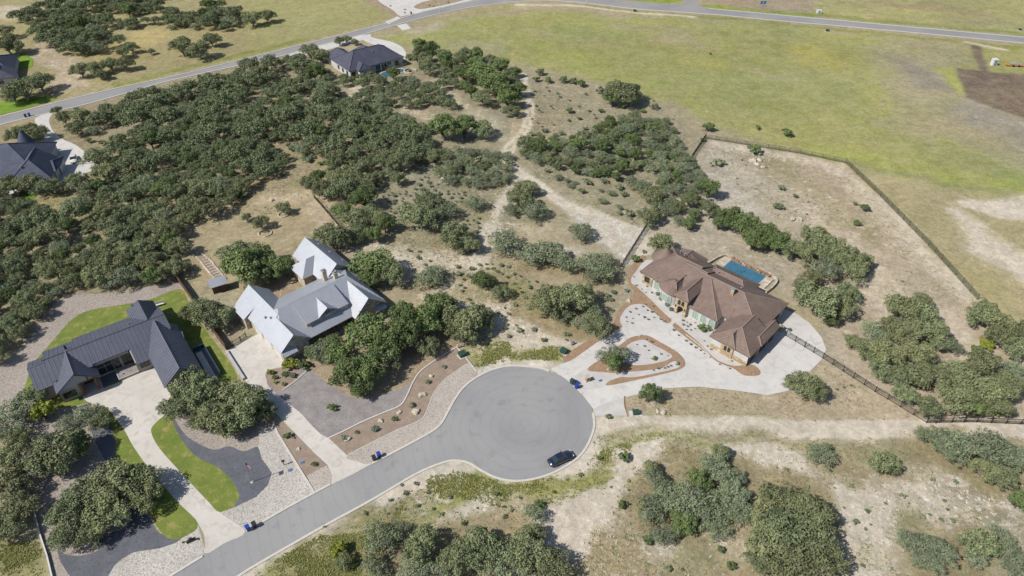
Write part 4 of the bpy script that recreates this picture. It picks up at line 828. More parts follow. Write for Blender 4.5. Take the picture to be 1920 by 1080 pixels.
# --- garden shed with path
sh=empty('garden_shed',G(413,543),R(30)); tag(sh,'small grey-roofed shed at the end of the stone-edged path','shed')
m=MB(); m.box(-1.6,1.6,-1.1,1.1,0,2.1); m.build('wall',M['fence_wood'],sh); m=MB(); m.slab([(-1.9,-1.4,2.1),(1.9,-1.4,2.1),(1.9,1.4,2.6),(-1.9,1.4,2.6)],.1); m.build('roof',M['roof_white'],sh)
m=MB(); m.box(-.4,.4,-1.16,-1.1,.05,1.9); m.build('door',M['door_dark'],sh)
ribbon('stone_edging',[(352,470),(372,486),(385,503),(405,525)],.35,.24,M['cream_stone'],'left stone border of the path up to the round tree seat','stone border',kind=None)
ribbon('stone_edging',[(372,472),(392,486),(405,502),(424,524)],.35,.24,M['cream_stone'],'right stone border of the path up to the round tree seat','stone border',kind=None)
sheet('path',[(355,470),(372,473),(392,487),(405,502),(423,524),(406,526),(386,503),(373,487)],M['brown_gravel'],'brown path with stone steps down to the shed','path')
for i in range(9):
    f_=i/8; m=MB(); m.box(-.62,.62,-.2,.2,0,.2); o=m.build('step_stone',M['cream_stone']); o.location=G(384+f_*28,487+f_*35); o.rotation_euler=(0,0,R(35)); tag(o,['top','second','third','fourth','fifth','sixth','seventh','eighth','lowest'][i]+' pale step stone counting down the stone-edged path','step stone','step stones in the path')
for px,py,r_,lab in ((327,472,2.2,'round stone seat ring under the oaks at the path head'),(497,438,1.6,'stone ring round the left yard tree'),(531,403,1.3,'stone ring round the upper yard tree')):
    m=MB(); P=[Vector((r_*math.cos(a/20*6.283),r_*math.sin(a/20*6.283))) for a in range(21)]; wall_along(m,P,.35,.25); o=m.build('stone_ring',M['cream_stone']); o.location=G(px,py); tag(o,lab,'stone ring')
# ---------------------------------------------------------------- tree makers
def lobes(seed,n,flat,spread):
    # irregular: uneven clumps gathered on a few limbs, outliers, gaps between them
    r=np.random.default_rng(seed); L=[]; ax=r.uniform(0,3.14); sq=r.uniform(.68,1.); nb=int(r.integers(4,7)); gap=r.uniform(0,6.28)
    for i in range(n):
        b=i%nb; ba=b*6.283/nb+gap+r.normal(0,.12); q=math.sqrt(r.uniform(.02,1)); a=ba+r.normal(0,.34)
        rad=spread*q*(1.12 if b%2 else .9)*r.uniform(.85,1.12); lr=r.uniform(.19,.3) if q<.6 else r.uniform(.12,.24)
        x=rad*math.cos(a); y=rad*math.sin(a)*sq; x,y=x*math.cos(ax)-y*math.sin(ax),x*math.sin(ax)+y*math.cos(ax)
        z=.46+flat*math.sqrt(max(0,1-(rad/1.15)**2))*r.uniform(.5,1.25)+r.uniform(-.1,.08)
        L.append((x,y,z,lr))
    return L
def crown_mesh(name,seed,L,mat,per=330,leaf=.07,low=-.45,zs=.8,out=.8):
    r=np.random.default_rng(seed+99); C=[];N=[]; LA=np.array(L)
    for (x,y,z,lr) in L:
        k=int(per*(lr/.3)**2); d=r.normal(size=(k*2,3)); d/=np.linalg.norm(d,axis=1)[:,None]; d=d[d[:,2]>low][:k]
        ph=r.uniform(0,6,3); lump=1+.2*np.sin(d[:,0]*6+ph[0])+.17*np.sin(d[:,1]*7+ph[1])+.12*np.sin(d[:,2]*9+ph[2])
        p=np.array((x,y,z))+d*(lr*lump*r.uniform(.78,1.08,len(d)))[:,None]*np.array((1,1,zs))
        q=np.ones(len(p),bool)
        for (a,b,c,lr2) in L:
            if (a,b,c)!=(x,y,z): q&=np.linalg.norm((p-np.array((a,b,c)))/np.array((1,1,zs)),axis=1)>lr2*.72
        C.append(p[q]);N.append(d[q])
    C=np.concatenate(C);N=np.concatenate(N); n=len(C)
    nn=N*out+r.normal(size=(n,3))*.42; nn/=np.linalg.norm(nn,axis=1)[:,None]
    u=np.cross(nn,r.normal(size=(n,3))); u/=np.linalg.norm(u,axis=1)[:,None]; w=np.cross(nn,u)
    s=(leaf*r.uniform(.6,1.35,n))[:,None]; s2=s*r.uniform(.5,.9,n)[:,None]
    V=np.stack([C-u*s-w*s2*.6,C+u*s*.8-w*s2,C+u*s+w*s2*.7,C-u*s*.6+w*s2+nn*s*.3],1).reshape(-1,3)
    me=bpy.data.meshes.new(name); me.vertices.add(n*4); me.vertices.foreach_set('co',V.ravel()); me.loops.add(n*4); me.loops.foreach_set('vertex_index',np.arange(n*4)); me.polygons.add(n); me.polygons.foreach_set('loop_start',np.arange(0,n*4,4)); me.update(calc_edges=True); me.materials.append(mat)
    return me
def trunk_mesh(name,seed,L,mat,r0=.07,twigs=0,lean=.1):
    rr=random.Random(seed); m=MB(); fork=Vector((rr.uniform(-lean,lean),rr.uniform(-lean,lean),.26))
    m.tube([(0,0,-.03),(fork.x*.4,fork.y*.4,.13),fork],[r0*1.25,r0,r0*.85],7)
    for i,(x,y,z,lr) in enumerate(L):
        e=Vector((x,y,z)); a=fork.lerp(e,.35)+Vector((rr.uniform(-.06,.06),rr.uniform(-.06,.06),.02)); b=fork.lerp(e,.72)+Vector((rr.uniform(-.06,.06),rr.uniform(-.06,.06),.03))
        m.tube([fork-Vector((0,0,.03)),a,b,e],[r0*(.42 if i<8 else .2),r0*(.32 if i<8 else .17),r0*.17,r0*.08],4)
        for k in range(1+twigs):
            d=Vector((rr.gauss(0,1),rr.gauss(0,1),rr.uniform(-.1,1))).normalized(); s_=b if k%2 else e
            m.tube([s_,s_+d*lr*.6+Vector((0,0,.03)),s_+d*lr*(1.18 if twigs>1 else .85)],[r0*.2,r0*.16,r0*.1] if twigs>1 else [r0*.15,r0*.1,r0*.05],3,cap=False)
    me=m.build('t',mat).data; o=bpy.data.objects['t']; bpy.data.objects.remove(o); me.name=name; return me
PROTO={}
def make_kind(kind,count,nl,flat,spread,mat,per,leaf,low,zs,bark,tw,r0=.07):
    PROTO[kind]=[]
    for i in range(count):
        L=lobes(hash(kind)%97*0+i*13+len(kind)*7,nl+i%3,flat,spread)
        PROTO[kind].append((crown_mesh(kind+'_crown',i*31+len(kind),L,M[mat],per,leaf,low,zs),trunk_mesh(kind+'_trunk',i*17+5,L,M[bark],r0,tw)))
make_kind('oak',11,40,.62,.86,'leaf_oak',430,.029,-.55,.85,'twig',1)
make_kind('greyoak',8,38,.48,.9,'leaf_grey',270,.029,-.5,.85,'twig',3,.05)
make_kind('green',6,34,.66,.78,'leaf_green',520,.031,-.7,.9,'bark',0)
make_kind('yellow',2,18,.45,.7,'leaf_yellow',300,.055,-.6,.8,'bark',0)
make_kind('shrub',5,9,.4,.72,'leaf_green',300,.07,-.7,.9,'bark',0)
make_kind('greyshrub',5,10,.38,.8,'leaf_grey',230,.08,-.6,.85,'twig',2,.045)
NAMES={'oak':'live_oak','greyoak':'scrub_oak','green':'evergreen_tree','yellow':'yellow_green_bush','shrub':'green_shrub','greyshrub':'grey_shrub'}
CATS={'oak':'oak tree','greyoak':'oak tree','green':'tree','yellow':'bush','shrub':'shrub','greyshrub':'shrub'}
ADJ={'oak':'live oak','greyoak':'grey-twigged scrub oak','green':'dense green tree','yellow':'yellow-green bush','shrub':'small green shrub','greyshrub':'small grey-green shrub'}
HS={'oak':1.,'greyoak':.85,'green':1.05,'yellow':.8,'shrub':.85,'greyshrub':.8}
TREES=[]; cnt={}
trr=random.Random(3)
def tree_at(kind,x,y,r,label=None,group=None):
    k=cnt.get(kind,0); cnt[kind]=k+1; cm,tm=PROTO[kind][trr.randrange(len(PROTO[kind]))]
    o=empty(NAMES[kind],(x,y,0),trr.uniform(0,6.28)); h=HS[kind]*trr.uniform(.88,1.12)*(1 if r<3 else (3/r)**.25); o.scale=(r,r*trr.uniform(.85,1.12),r*h)
    for n_,me in (('crown',cm),('trunk',tm)):
        c=bpy.data.objects.new(n_,me); COL.objects.link(c); c.parent=o
    tag(o,label,CATS[kind],group); TREES.append((o,kind,x,y,r,label)); return o
def T_px(kind,px,py,w,**kw):
    s=scale_at(px,py); r=w/2/s*1.06; p=G(px,py,.8*r*HS[kind]); return tree_at(kind,p.x,p.y,r,**kw)
LAND=[('the cul-de-sac',(985,795)),('the navy car',(1050,863)),('the stone entry tower',(1275,575)),('the blue pool',(1395,510)),('the tile-roofed garage',(1400,640)),('the white-roofed house',(580,580)),
('the dark-roofed house',(215,660)),('the flagpole',(473,890)),('the slate-roofed house',(690,110)),('the turreted house',(60,300)),('the far fence corner',(1585,306)),('the dirt track head',(985,170)),('the dirt track fork',(955,310)),
('the pale track end',(1150,450)),('the stone-edged path',(398,505)),('the long drive',(300,860)),('the black gate',(1508,650)),('the lower right corner',(1900,1060)),('the lower left corner',(20,1060)),('the pale dirt crossing',(1150,920)),
('the bottom edge centre',(960,1070)),('the brown tilled field',(1850,160)),('the top left corner',(20,20)),('the fence end',(1880,640)),('the wild patch',(990,600)),('the long mailbox',(360,1015)),('the kerbside utility box',(867,667))]
CLASS={}
# kind, px, py, crown width px
IND='''oak 205 903 105;oak 150 928 92;oak 258 900 85;oak 120 965 74;oak 200 962 84;oak 128 1005 66;oak 275 930 62;oak 168 1003 56;oak 105 848 100;green 140 832 72;oak 78 872 74;oak 22 860 72;oak 8 908 80;oak 32 950 76;oak 6 990 70;oak 36 826 52
yellow 78 770 62;greyoak 28 772 74;oak 58 742 56;greyoak 165 775 56;oak 190 792 46;greyoak 12 812 50;greyoak 122 790 42
oak 352 722 72;oak 338 757 76;oak 384 742 74;oak 402 788 76;oak 440 742 86;oak 452 772 84;oak 474 752 72;oak 428 800 54;oak 372 792 46;oak 498 768 46;greyoak 308 766 34
oak 390 588 66;oak 420 590 56;oak 372 574 46;oak 350 588 36
green 652 700 88;green 688 694 84;green 728 640 96;green 690 622 104;green 762 612 96;green 800 600 86;oak 842 592 84;oak 882 602 84;green 756 590 70;green 632 664 64;oak 720 664 74;oak 800 652 52;oak 862 622 64;oak 905 596 56;green 822 572 74;green 678 728 56;greyoak 600 658 54;green 622 640 46;green 590 662 34
green 700 488 84;green 692 522 54;oak 735 512 54;oak 622 443 66;oak 652 442 46;green 455 498 86;green 478 478 76;oak 440 470 66;green 512 498 66;green 536 500 46;oak 480 522 54
oak 532 390 32;oak 488 418 34;oak 462 408 20
greyoak 805 518 58;greyoak 815 508 38;green 906 524 42;oak 940 545 40;shrub 900 515 22
oak 780 400 78;oak 800 378 66;oak 850 440 66;greyoak 830 392 56;oak 878 458 46;oak 640 350 60;green 680 368 60;oak 662 405 60;oak 692 398 46;green 720 418 46;oak 745 335 34;green 700 440 40;oak 668 432 46;green 640 395 40;oak 710 410 40
greyoak 948 450 68;greyoak 1020 468 88;greyoak 1052 490 56;greyoak 1120 492 78;greyoak 1090 432 50;greyoak 1122 512 56;greyoak 998 482 46;oak 976 368 56;greyoak 1000 392 56;oak 986 350 46;greyoak 960 392 36;greyoak 890 380 40
oak 1030 562 78;oak 1070 560 78;greyoak 1110 582 54;oak 1090 552 54;oak 1118 612 56;greyoak 1052 586 46;greyoak 1100 602 46
greyoak 1154 662 60;green 1150 682 42;green 1220 738 46;oak 1510 722 68;oak 1532 732 46;oak 1484 715 34;oak 1240 455 54;shrub 1190 484 24;oak 1220 405 46
green 1370 408 56;green 1400 420 66;green 1430 432 66;green 1460 450 58;green 1412 450 46;green 1348 420 30;oak 1490 466 50;oak 1530 442 66;oak 1560 462 76;oak 1592 482 66;oak 1510 470 56;oak 1602 502 56;greyoak 1550 500 66;oak 1622 490 36;oak 1540 560 88;oak 1572 572 66;oak 1510 545 56;oak 1588 548 46;green 1560 598 36;oak 1520 520 40
oak 1690 580 78;oak 1730 590 78;oak 1670 612 56;oak 1752 622 68;oak 1700 622 76;greyoak 1642 622 66;oak 1620 652 56;oak 1660 662 76;oak 1720 662 76;greyoak 1778 645 56;oak 1700 702 76;oak 1750 702 86;oak 1800 700 86;oak 1842 682 84;oak 1800 740 86;oak 1850 732 86;oak 1890 722 76;oak 1700 740 56;oak 1742 762 60;oak 1650 690 56;oak 1870 762 66;greyoak 1902 692 56;green 1830 762 56;yellow 1862 768 36;oak 1765 645 46;oak 1730 562 46;oak 1600 640 40
oak 1840 590 68;oak 1872 602 68;oak 1882 632 66;oak 1902 652 56;yellow 1852 642 40;oak 1850 572 46;shrub 1834 655 34;oak 1915 620 50
oak 1475 990 106;oak 1522 1000 106;oak 1440 1010 88;oak 1470 940 78;oak 1510 962 88;oak 1440 970 76;oak 1540 1040 86;oak 1480 1052 96;oak 1422 1050 56;oak 1450 926 46
greyoak 1340 870 56;greyoak 1362 900 56;oak 1352 846 40;greyoak 1230 900 56;greyoak 1260 930 76;greyoak 1300 940 86;greyoak 1342 950 84;greyoak 1382 930 64;greyoak 1222 952 74;green 1280 978 56;greyoak 1345 990 54;greyoak 1242 1002 56;greyoak 1390 962 56;oak 1222 880 36;green 1310 900 52;greyoak 1380 895 46
greyoak 1540 850 56;oak 1655 866 56;oak 1672 878 34
greyoak 1760 820 68;greyoak 1800 832 76;greyoak 1850 836 86;greyoak 1892 846 76;greyoak 1915 862 56;greyoak 1780 848 56;oak 1850 882 56;oak 1882 892 56;greyoak 1738 815 40
greyoak 1720 1020 68;greyoak 1762 1030 68;oak 1840 1022 66;greyoak 1882 1012 56;greyoak 1740 1052 56;greyoak 1830 1045 46;greyoak 1900 1052 66;green 1912 940 46;greyoak 1700 1010 40
greyoak 712 1010 78;greyoak 742 992 46;oak 790 1022 76;greyoak 780 1062 76;oak 860 1042 76;oak 902 1030 86;greyoak 940 1052 86;oak 990 1042 86;oak 1030 1062 86;greyoak 840 1072 66;oak 1000 1000 46;greyoak 700 1062 56;yellow 632 1030 44;oak 645 1052 40;greyoak 1002 962 46;shrub 1010 945 26;shrub 1170 855 28;shrub 1168 945 26;yellow 1205 950 20;shrub 1215 1010 30;shrub 1350 1030 20;shrub 1372 1060 24
oak 1165 168 70;oak 1186 178 46;green 1150 182 40;shrub 1013 133 24;shrub 1005 147 18;shrub 1027 149 20;shrub 1057 148 22;shrub 1075 150 20;shrub 1090 155 22;greyshrub 1126 168 24;greyshrub 1228 198 20;shrub 1205 206 14;shrub 1068 206 18;shrub 1105 207 9;shrub 1127 206 14;shrub 1086 221 11;shrub 1067 225 9;shrub 1328 237 28;shrub 1170 198 16;greyshrub 1345 303 26;shrub 1416 278 30;shrub 1475 247 26;greyshrub 1465 350 18;shrub 1491 366 13;greyshrub 1458 384 25;shrub 1621 388 24;shrub 1603 381 12;shrub 1608 416 20;shrub 1318 261 14;shrub 1421 238 14;shrub 1332 100 7
green 900 130 66;green 930 150 66;green 870 135 46;green 950 182 50;oak 905 180 44;oak 960 205 34;green 940 120 40;green 832 235 66;green 870 232 60;oak 905 240 44;oak 795 240 30
oak 470 30 44;oak 498 28 34;oak 340 85 46;oak 372 92 44;oak 395 72 36;oak 282 96 16;oak 150 130 36;oak 178 128 36;oak 205 118 36;oak 232 118 34;oak 245 88 28;oak 228 98 26;oak 188 138 28
oak 40 160 66;oak 70 150 50;oak 12 80 50;oak 30 88 34;oak 5 55 40;oak 20 175 44
oak 30 250 40;oak 55 245 44;oak 75 250 34;oak 105 205 20;oak 150 215 40;oak 120 222 30;oak 140 240 34;oak 165 262 14;oak 650 72 22;oak 664 78 16;oak 636 76 22;oak 600 100 44;oak 580 92 40
oak 20 344 50;oak 52 342 50;oak 88 346 50;oak 142 338 44;oak 4 358 44;oak 180 295 50;oak 195 320 50;oak 610 135 22;oak 660 150 18;green 725 120 20;shrub 768 105 20;oak 785 108 30;oak 800 115 30'''
items=[]
for part in IND.replace('\n',';').split(';'):
    k,a,b,w=part.split(); a,b,w=float(a),float(b),float(w)
    if 1600<a<1920 and 560<b<780: w*=.88
    if 600<a<930 and 560<b<735: w*=.92
    items.append((k,a,b,w))
def where(px,py):
    best=min(LAND,key=lambda l:math.hypot(px-l[1][0],(py-l[1][1])*1.3)); dx=px-best[1][0]; dy=(py-best[1][1])*1.2
    if abs(dx)>2.2*abs(dy): d='right of' if dx>0 else 'left of'
    elif abs(dy)>2.2*abs(dx): d='below' if dy>0 else 'above'
    else: d=('lower ' if dy>0 else 'upper ')+('right of' if dx>0 else 'left of')
    return d,best[0]
ORD=['first','second','third','fourth','fifth','sixth','seventh','eighth','ninth','tenth','eleventh','twelfth','thirteenth','fourteenth','fifteenth','sixteenth','seventeenth','eighteenth']
def label_all(items,noun,plural):
    cl={}
    for i,it in enumerate(items): cl.setdefault((it[0],)+where(it[1],it[2]),[]).append(i)
    out={}
    for key,ids in cl.items():
        ids.sort(key=lambda i:items[i][1]); k,d,n=key; nn=noun(k)
        for q,i in enumerate(ids):
            if len(ids)==1: out[i]=f'only {nn} {d} {n}'
            else: out[i]=f'{nn} {d} {n}, '+(f'{ORD[q]} from left' if q<len(ids)-1 else 'rightmost')+f' of {len(ids)}'
    return out
labs=label_all(items,lambda k:ADJ[k],None)
GRP={'oak':'live oaks standing around the plots','greyoak':'grey-twigged scrub oaks on the rocky ground','green':'dense green trees','yellow':'yellow-green bushes','shrub':'small green shrubs on open ground','greyshrub':'small grey-green shrubs on open ground'}
for i,(k,a,b,w) in enumerate(items): T_px(k,a,b,w,label=labs[i],group=GRP[k])
# thickets: trees nothing in the picture tells apart, evenly packed inside outlines
def inside(P,x,y):
    c=False; n=len(P)
    for i in range(n):
        ax,ay=P[i]; bx,by=P[(i+1)%n]
        if (ay>y)!=(by>y) and x<(bx-ax)*(y-ay)/(by-ay)+ax: c=not c
    return c
PTS=[(t_[2],t_[3],t_[4]) for t_ in TREES]
houses_px=[(45,300,70,45),(685,115,70,28),(580,580,140,70),(215,660,150,70),(735,140,30,12)]
NZ=vnoise(16,61)*.6+vnoise(7,62)*.4; EXTRA=[]; GRID={}
for a,b,c in PTS: GRID.setdefault((int(a//8),int(b//8)),[]).append((a,b,c))
def thicket(px,kind_w,gap,r0,r1,label,group,n=9999,holes=(),seed=1,clear=0):
    P=GP(px); xs_=[p.x for p in P]; ys_=[p.y for p in P]; rr=random.Random(seed); made=0
    HP=[GP(h) for h in holes]
    fails=0
    for tr in range(40000):
        if made>=n: break
        x=rr.uniform(min(xs_),max(xs_)); y=rr.uniform(min(ys_),max(ys_))
        if not inside(P,x,y) or any(inside(h,x,y) for h in HP): continue
        if clear and NZ[min(nY-1,max(0,int(round(y-40))+5)),min(nX-1,max(0,int(round(x+290))+4))]<clear: continue
        i_=int(round(x+290))+4; j_=int(round(y-40))+5
        if 0<=i_<nX and 0<=j_<nY and block[j_,i_]: continue
        r=rr.uniform(r0,r1)
        hit=False; ci,cj=int(x//8),int(y//8)
        for gi in (-1,0,1):
            for gj in (-1,0,1):
                for a,b,c in GRID.get((ci+gi,cj+gj),()):
                    if (x-a)**2+(y-b)**2<(gap*(r+c))**2: hit=True; break
                if hit: break
            if hit: break
        if hit:
            fails+=1
            if fails>3000: break
            continue
        fails=0
        u,v=proj(x,y,0)
        if u<-60 or u>1980 or v<-30: continue
        PTS.append((x,y,r)); GRID.setdefault((ci,cj),[]).append((x,y,r)); kk=rr.random(); acc=0
        for k,w in kind_w:
            acc+=w
            if kk<=acc: break
        EXTRA.append((math.hypot(x,y),k,x,y,r,label,group)); made+=1
OK=(('oak',.8),('greyoak',.15),('green',.05))
thicket([(125,240),(180,222),(250,196),(340,172),(420,150),(480,136),(540,118),(585,118),(610,140),(615,160),(640,190),(700,205),(760,235),(800,262),(825,300),(760,325),(700,350),(655,380),(600,368),(560,355),(480,375),(420,395),(370,420),(320,450),(310,420),(240,330),(170,290),(120,240)],OK,.62,2.0,4.8,'live oak crowded in the dense wood between upper road and white-roofed house','live oaks crowded in the dense wood',seed=1,clear=.29,
 holes=([(195,240),(290,240),(280,262),(180,265)],[(60,215),(110,205),(150,240),(210,285),(215,325),(165,345),(100,330)]))
thicket([(240,330),(310,420),(350,470),(350,510),(320,540),(250,545),(140,548),(100,590),(60,640),(-20,700),(-60,380),(40,385),(130,420),(170,350)],OK,.65,1.9,4.5,'live oak in the wood left of the stone-edged path','live oaks in the wood at the left edge',seed=2,clear=.3,holes=([(62,380),(125,368),(150,425),(100,430)],[(125,545),(205,535),(200,600),(110,640),(90,640)]))
thicket([(0,20),(60,25),(110,15),(250,-10),(440,-15),(450,30),(430,60),(350,55),(300,62),(240,80),(180,105),(130,112),(95,95),(60,60)],OK,.62,2.0,4.8,'live oak in the wood beyond the upper road at top left','live oaks beyond the upper road',seed=3,clear=.34,holes=([(255,50),(320,45),(320,70),(250,80)],[(0,15),(50,15),(45,35),(0,40)]))
thicket([(770,90),(840,108),(900,108),(965,145),(975,190),(930,200),(880,185),(850,165),(800,140)],(('oak',.5),('green',.5)),.74,2.4,3.8,'dense tree in the belt right of the slate-roofed house','trees right of the slate-roofed house',seed=4)
thicket([(640,150),(720,150),(760,150),(830,170),(850,205),(760,205),(700,200),(640,185)],OK,.78,2.0,3.2,'live oak in the belt below the slate-roofed house','live oaks below the slate-roofed house',seed=5,holes=([(635,165),(675,160),(672,192),(640,190)],[(700,130),(760,130),(760,150),(700,150)]))
thicket([(1130,238),(1180,225),(1250,232),(1292,300),(1332,370),(1330,412),(1290,432),(1235,405),(1180,345),(1120,335),(1050,325),(985,298),(980,275),(1050,268),(1110,258)],(('oak',.35),('greyoak',.45),('green',.2)),.68,1.5,3.6,'oak in the thicket between dirt track and black fence','oaks in the thicket by the black fence',seed=6,holes=([(1170,320),(1230,325),(1240,365),(1190,350)],))
thicket([(790,295),(860,285),(960,300),(955,345),(900,360),(830,345)],(('greyoak',.6),('oak',.2),('greyshrub',.2)),.7,1.6,2.6,'scrub oak in the low thicket left of the track fork','scrub oaks left of the track fork',seed=7)
thicket([(980,250),(1120,240),(1180,340),(1240,400),(1180,420),(1100,370),(1000,320)],(('greyoak',.5),('greyshrub',.5)),1.0,.8,1.7,'small scrub oak scattered along the dirt track','scrub oaks scattered along the track',n=26,seed=8)
thicket([(600,360),(800,310),(900,340),(900,480),(780,460),(680,420)],(('greyshrub',.85),('shrub',.15)),1.3,.4,1.1,'small scrub bush in the open brush left of the dirt track','scrub bushes left of the track',n=70,seed=9)
thicket([(990,160),(1240,190),(1290,260),(1120,235),(1000,250)],(('greyshrub',.85),('shrub',.15)),1.5,.4,.8,'tiny scrub bush on the open slope below the meadow','tiny scrub bushes below the meadow',n=22,seed=10)
thicket([(1340,290),(1560,330),(1800,590),(1640,600),(1500,420),(1380,380)],(('greyshrub',.85),('shrub',.15)),2.,.25,.5,'tiny bush dotted over the fenced yard','tiny bushes in the fenced yard',n=18,seed=11)
thicket([(520,990),(700,900),(1000,930),(1180,830),(1180,900),(1000,1000),(700,1000)],(('greyshrub',.85),('shrub',.15)),1.5,.25,.65,'low weedy bush in the verge below the street','low weedy bushes below the street',n=26,seed=12)
thicket([(1150,870),(1700,880),(1900,930),(1900,1070),(1600,1070),(1250,1070)],(('greyshrub',.85),('shrub',.15)),1.4,.25,.75,'low bush on the rocky ground at lower right','low bushes at lower right',n=30,seed=13)
thicket([(690,420),(900,480),(1000,560),(880,560),(760,470)],(('greyshrub',.85),('shrub',.15)),1.5,.5,1.0,'low bush right of the white-roofed house','low bushes right of the white-roofed house',n=45,seed=14)
thicket([(100,555),(300,540),(280,560),(150,585),(60,660),(0,760),(0,640)],(('greyoak',.5),('oak',.5)),.9,1.8,2.6,'oak in the gravel band behind the dark-roofed house','oaks in the gravel band',n=14,seed=15)
thicket([(125,240),(250,196),(480,136),(610,140),(760,235),(825,300),(700,350),(600,368),(480,375),(370,420),(310,420),(240,330),(170,290)],(('greyshrub',.8),('shrub',.2)),.36,.8,1.7,'low undergrowth bush between the oaks of the dense wood','undergrowth bushes in the dense wood',n=120,seed=16,holes=([(195,240),(290,240),(280,262),(180,265)],))
thicket([(240,330),(350,470),(320,540),(140,548),(100,590),(-20,700),(-60,400),(130,420),(170,350)],(('greyshrub',.8),('shrub',.2)),.4,.7,1.5,'low undergrowth bush between the oaks left of the path','undergrowth bushes at the left edge',n=60,seed=17)
thicket([(880,470),(1140,500),(1150,600),(1060,640),(960,640),(860,560)],(('greyshrub',.9),('shrub',.1)),1.1,.35,1.,'low feathery bush in the wild lot above the cul-de-sac','low bushes in the wild lot',n=45,seed=18)
EXTRA.sort(key=lambda e:e[0]); nk=dict(cnt); far=[]
for d,k,x,y,r,lab,grp in EXTRA:
    if nk.get(k,0)>=300: far.append((k,x,y,r)); continue
    nk[k]=nk.get(k,0)+1; tree_at(k,x,y,r,lab,grp)
print('trees',len(TREES),'rest',len(far),nk)
if far:
    vs=[];fs=[];n0=0
    for k,x,y,r in far:
        me=PROTO[k][trr.randrange(len(PROTO[k]))][0]; a=np.empty(len(me.vertices)*3); me.vertices.foreach_get('co',a); a=a.reshape(-1,4,3)
        a=a[trr.randrange(2)::2]; th=trr.uniform(0,6.28); a=a*np.array((r,r,r*HS[k]*.95)); ce=a.mean(1,keepdims=True); a=ce+(a-ce)*1.35
        c_,s_=math.cos(th),math.sin(th); b=a.copy(); b[...,0]=a[...,0]*c_-a[...,1]*s_+x; b[...,1]=a[...,0]*s_+a[...,1]*c_+y; vs.append(b.reshape(-1,3))
    V=np.concatenate(vs); n=len(V)//4
    me=bpy.data.meshes.new('far_wood'); me.vertices.add(n*4); me.vertices.foreach_set('co',V.ravel()); me.loops.add(n*4); me.loops.foreach_set('vertex_index',np.arange(n*4)); me.polygons.add(n); me.polygons.foreach_set('loop_start',np.arange(0,n*4,4)); me.update(calc_edges=True); me.materials.append(M['leaf_oak'])
    o=bpy.data.objects.new('far_wood',me); COL.objects.link(o); tag(o,'far part of the oak wood beyond the upper road','wood',kind='stuff')
# ---------------------------------------------------------------- planting beds
def spiky(seed,n=16,h=.5,w=.07,up=.5):
    rr=random.Random(seed); m=MB()
    for i in range(n):
        a=i*2.4+rr.uniform(-.2,.2); e=rr.uniform(.25,1.2)*up+.2; d=Vector((math.cos(a)*math.cos(e),math.sin(a)*math.cos(e),math.sin(e))); L=h*rr.uniform(.7,1.1); s=Vector((-d.y,d.x,0)).normalized()*w
        m.add([-s,s,d*L*.6+s*.8,d*L,d*L*.6-s*.8],[(0,1,2,3,4)])
    return m
AG=[spiky(i,24,.5,.07,.7).build('rosette',M['leaf_silver']).data for i in range(3)]
for o in [o for o in bpy.data.objects if o.name.startswith('rosette')]: bpy.data.objects.remove(o)
SHM=[p for p in PROTO['shrub']]
AGAVE='''1202 513 1211 519 1221 523 1231 527 1193 536 1203 543 1210 549 1222 550 1188 520 1233 546 1232 554 1240 557 1213 538;1181 586 1192 580 1205 576 1214 583 1222 586 1232 590 1226 596 1208 596 1197 591 1186 598 1174 596 1215 600 1238 600 1185 607 1244 603 1225 575 1211 571 1175 604;1281 602 1288 605 1294 610 1281 610 1289 613 1287 619 1295 620 1303 617 1303 606 1280 602 1316 604 1330 621 1338 625 1345 640 1350 650 1356 657 1363 665 1375 668 1320 640 1326 650 1333 656 1372 678 1390 675 1399 683;1263 620 1272 630 1286 640 1295 647 1304 653 1313 658 1320 664 1331 671 1349 684 1368 692;1194 647 1208 650 1216 658 1239 665 1252 668 1212 637 1222 642 1185 660 1195 665;1240 690 1246 691 1252 689 1258 687 1234 692 1225 695'''
names=['under the left windows of the tile-roofed house','in the white bed above the loop drive','in the white strip between tower and garage','along the lower edge of the mulch tongue','in the heart of the drive island','in the lower lobe of the drive island']
k=0
for gi,row in enumerate(AGAVE.split(';')):
    v=list(map(float,row.split())); pts=sorted(zip(v[::2],v[1::2]))
    for q,(a,b) in enumerate(pts):
        p=G(a,b); o=bpy.data.objects.new('agave',AG[k%3]); COL.objects.link(o); s_=random.uniform(.5,1.1); o.location=p+Vector((0,0,.1)); o.scale=(s_,)*3; o.rotation_euler=(0,0,random.uniform(0,6)); k+=1
        tag(o,'small agave rosette '+names[gi]+', one of a scattered planting','agave','agaves '+names[gi])
def bush(px,py,w,label,mat='leaf_green',group=None,name='round_shrub'):
    s=scale_at(px,py); r=w/2/s; p=G(px,py,.35*r); cm,tm=SHM[random.randrange(4)]
    o=empty(name,(p.x,p.y,.02),random.uniform(0,6)); o.scale=(r,r,r*.7); tag(o,label,'shrub',group)
    for n_,me in (('crown',cm),('trunk',tm)):
        c=bpy.data.objects.new(n_,me); COL.objects.link(c); c.parent=o
        if n_=='crown' and mat!='leaf_green':
            c.data=me.copy() if (mat,me.name) not in bush.c else bush.c[(mat,me.name)]; bush.c[(mat,me.name)]=c.data; c.data.materials.clear(); c.data.materials.append(M[mat])
bush.c={}
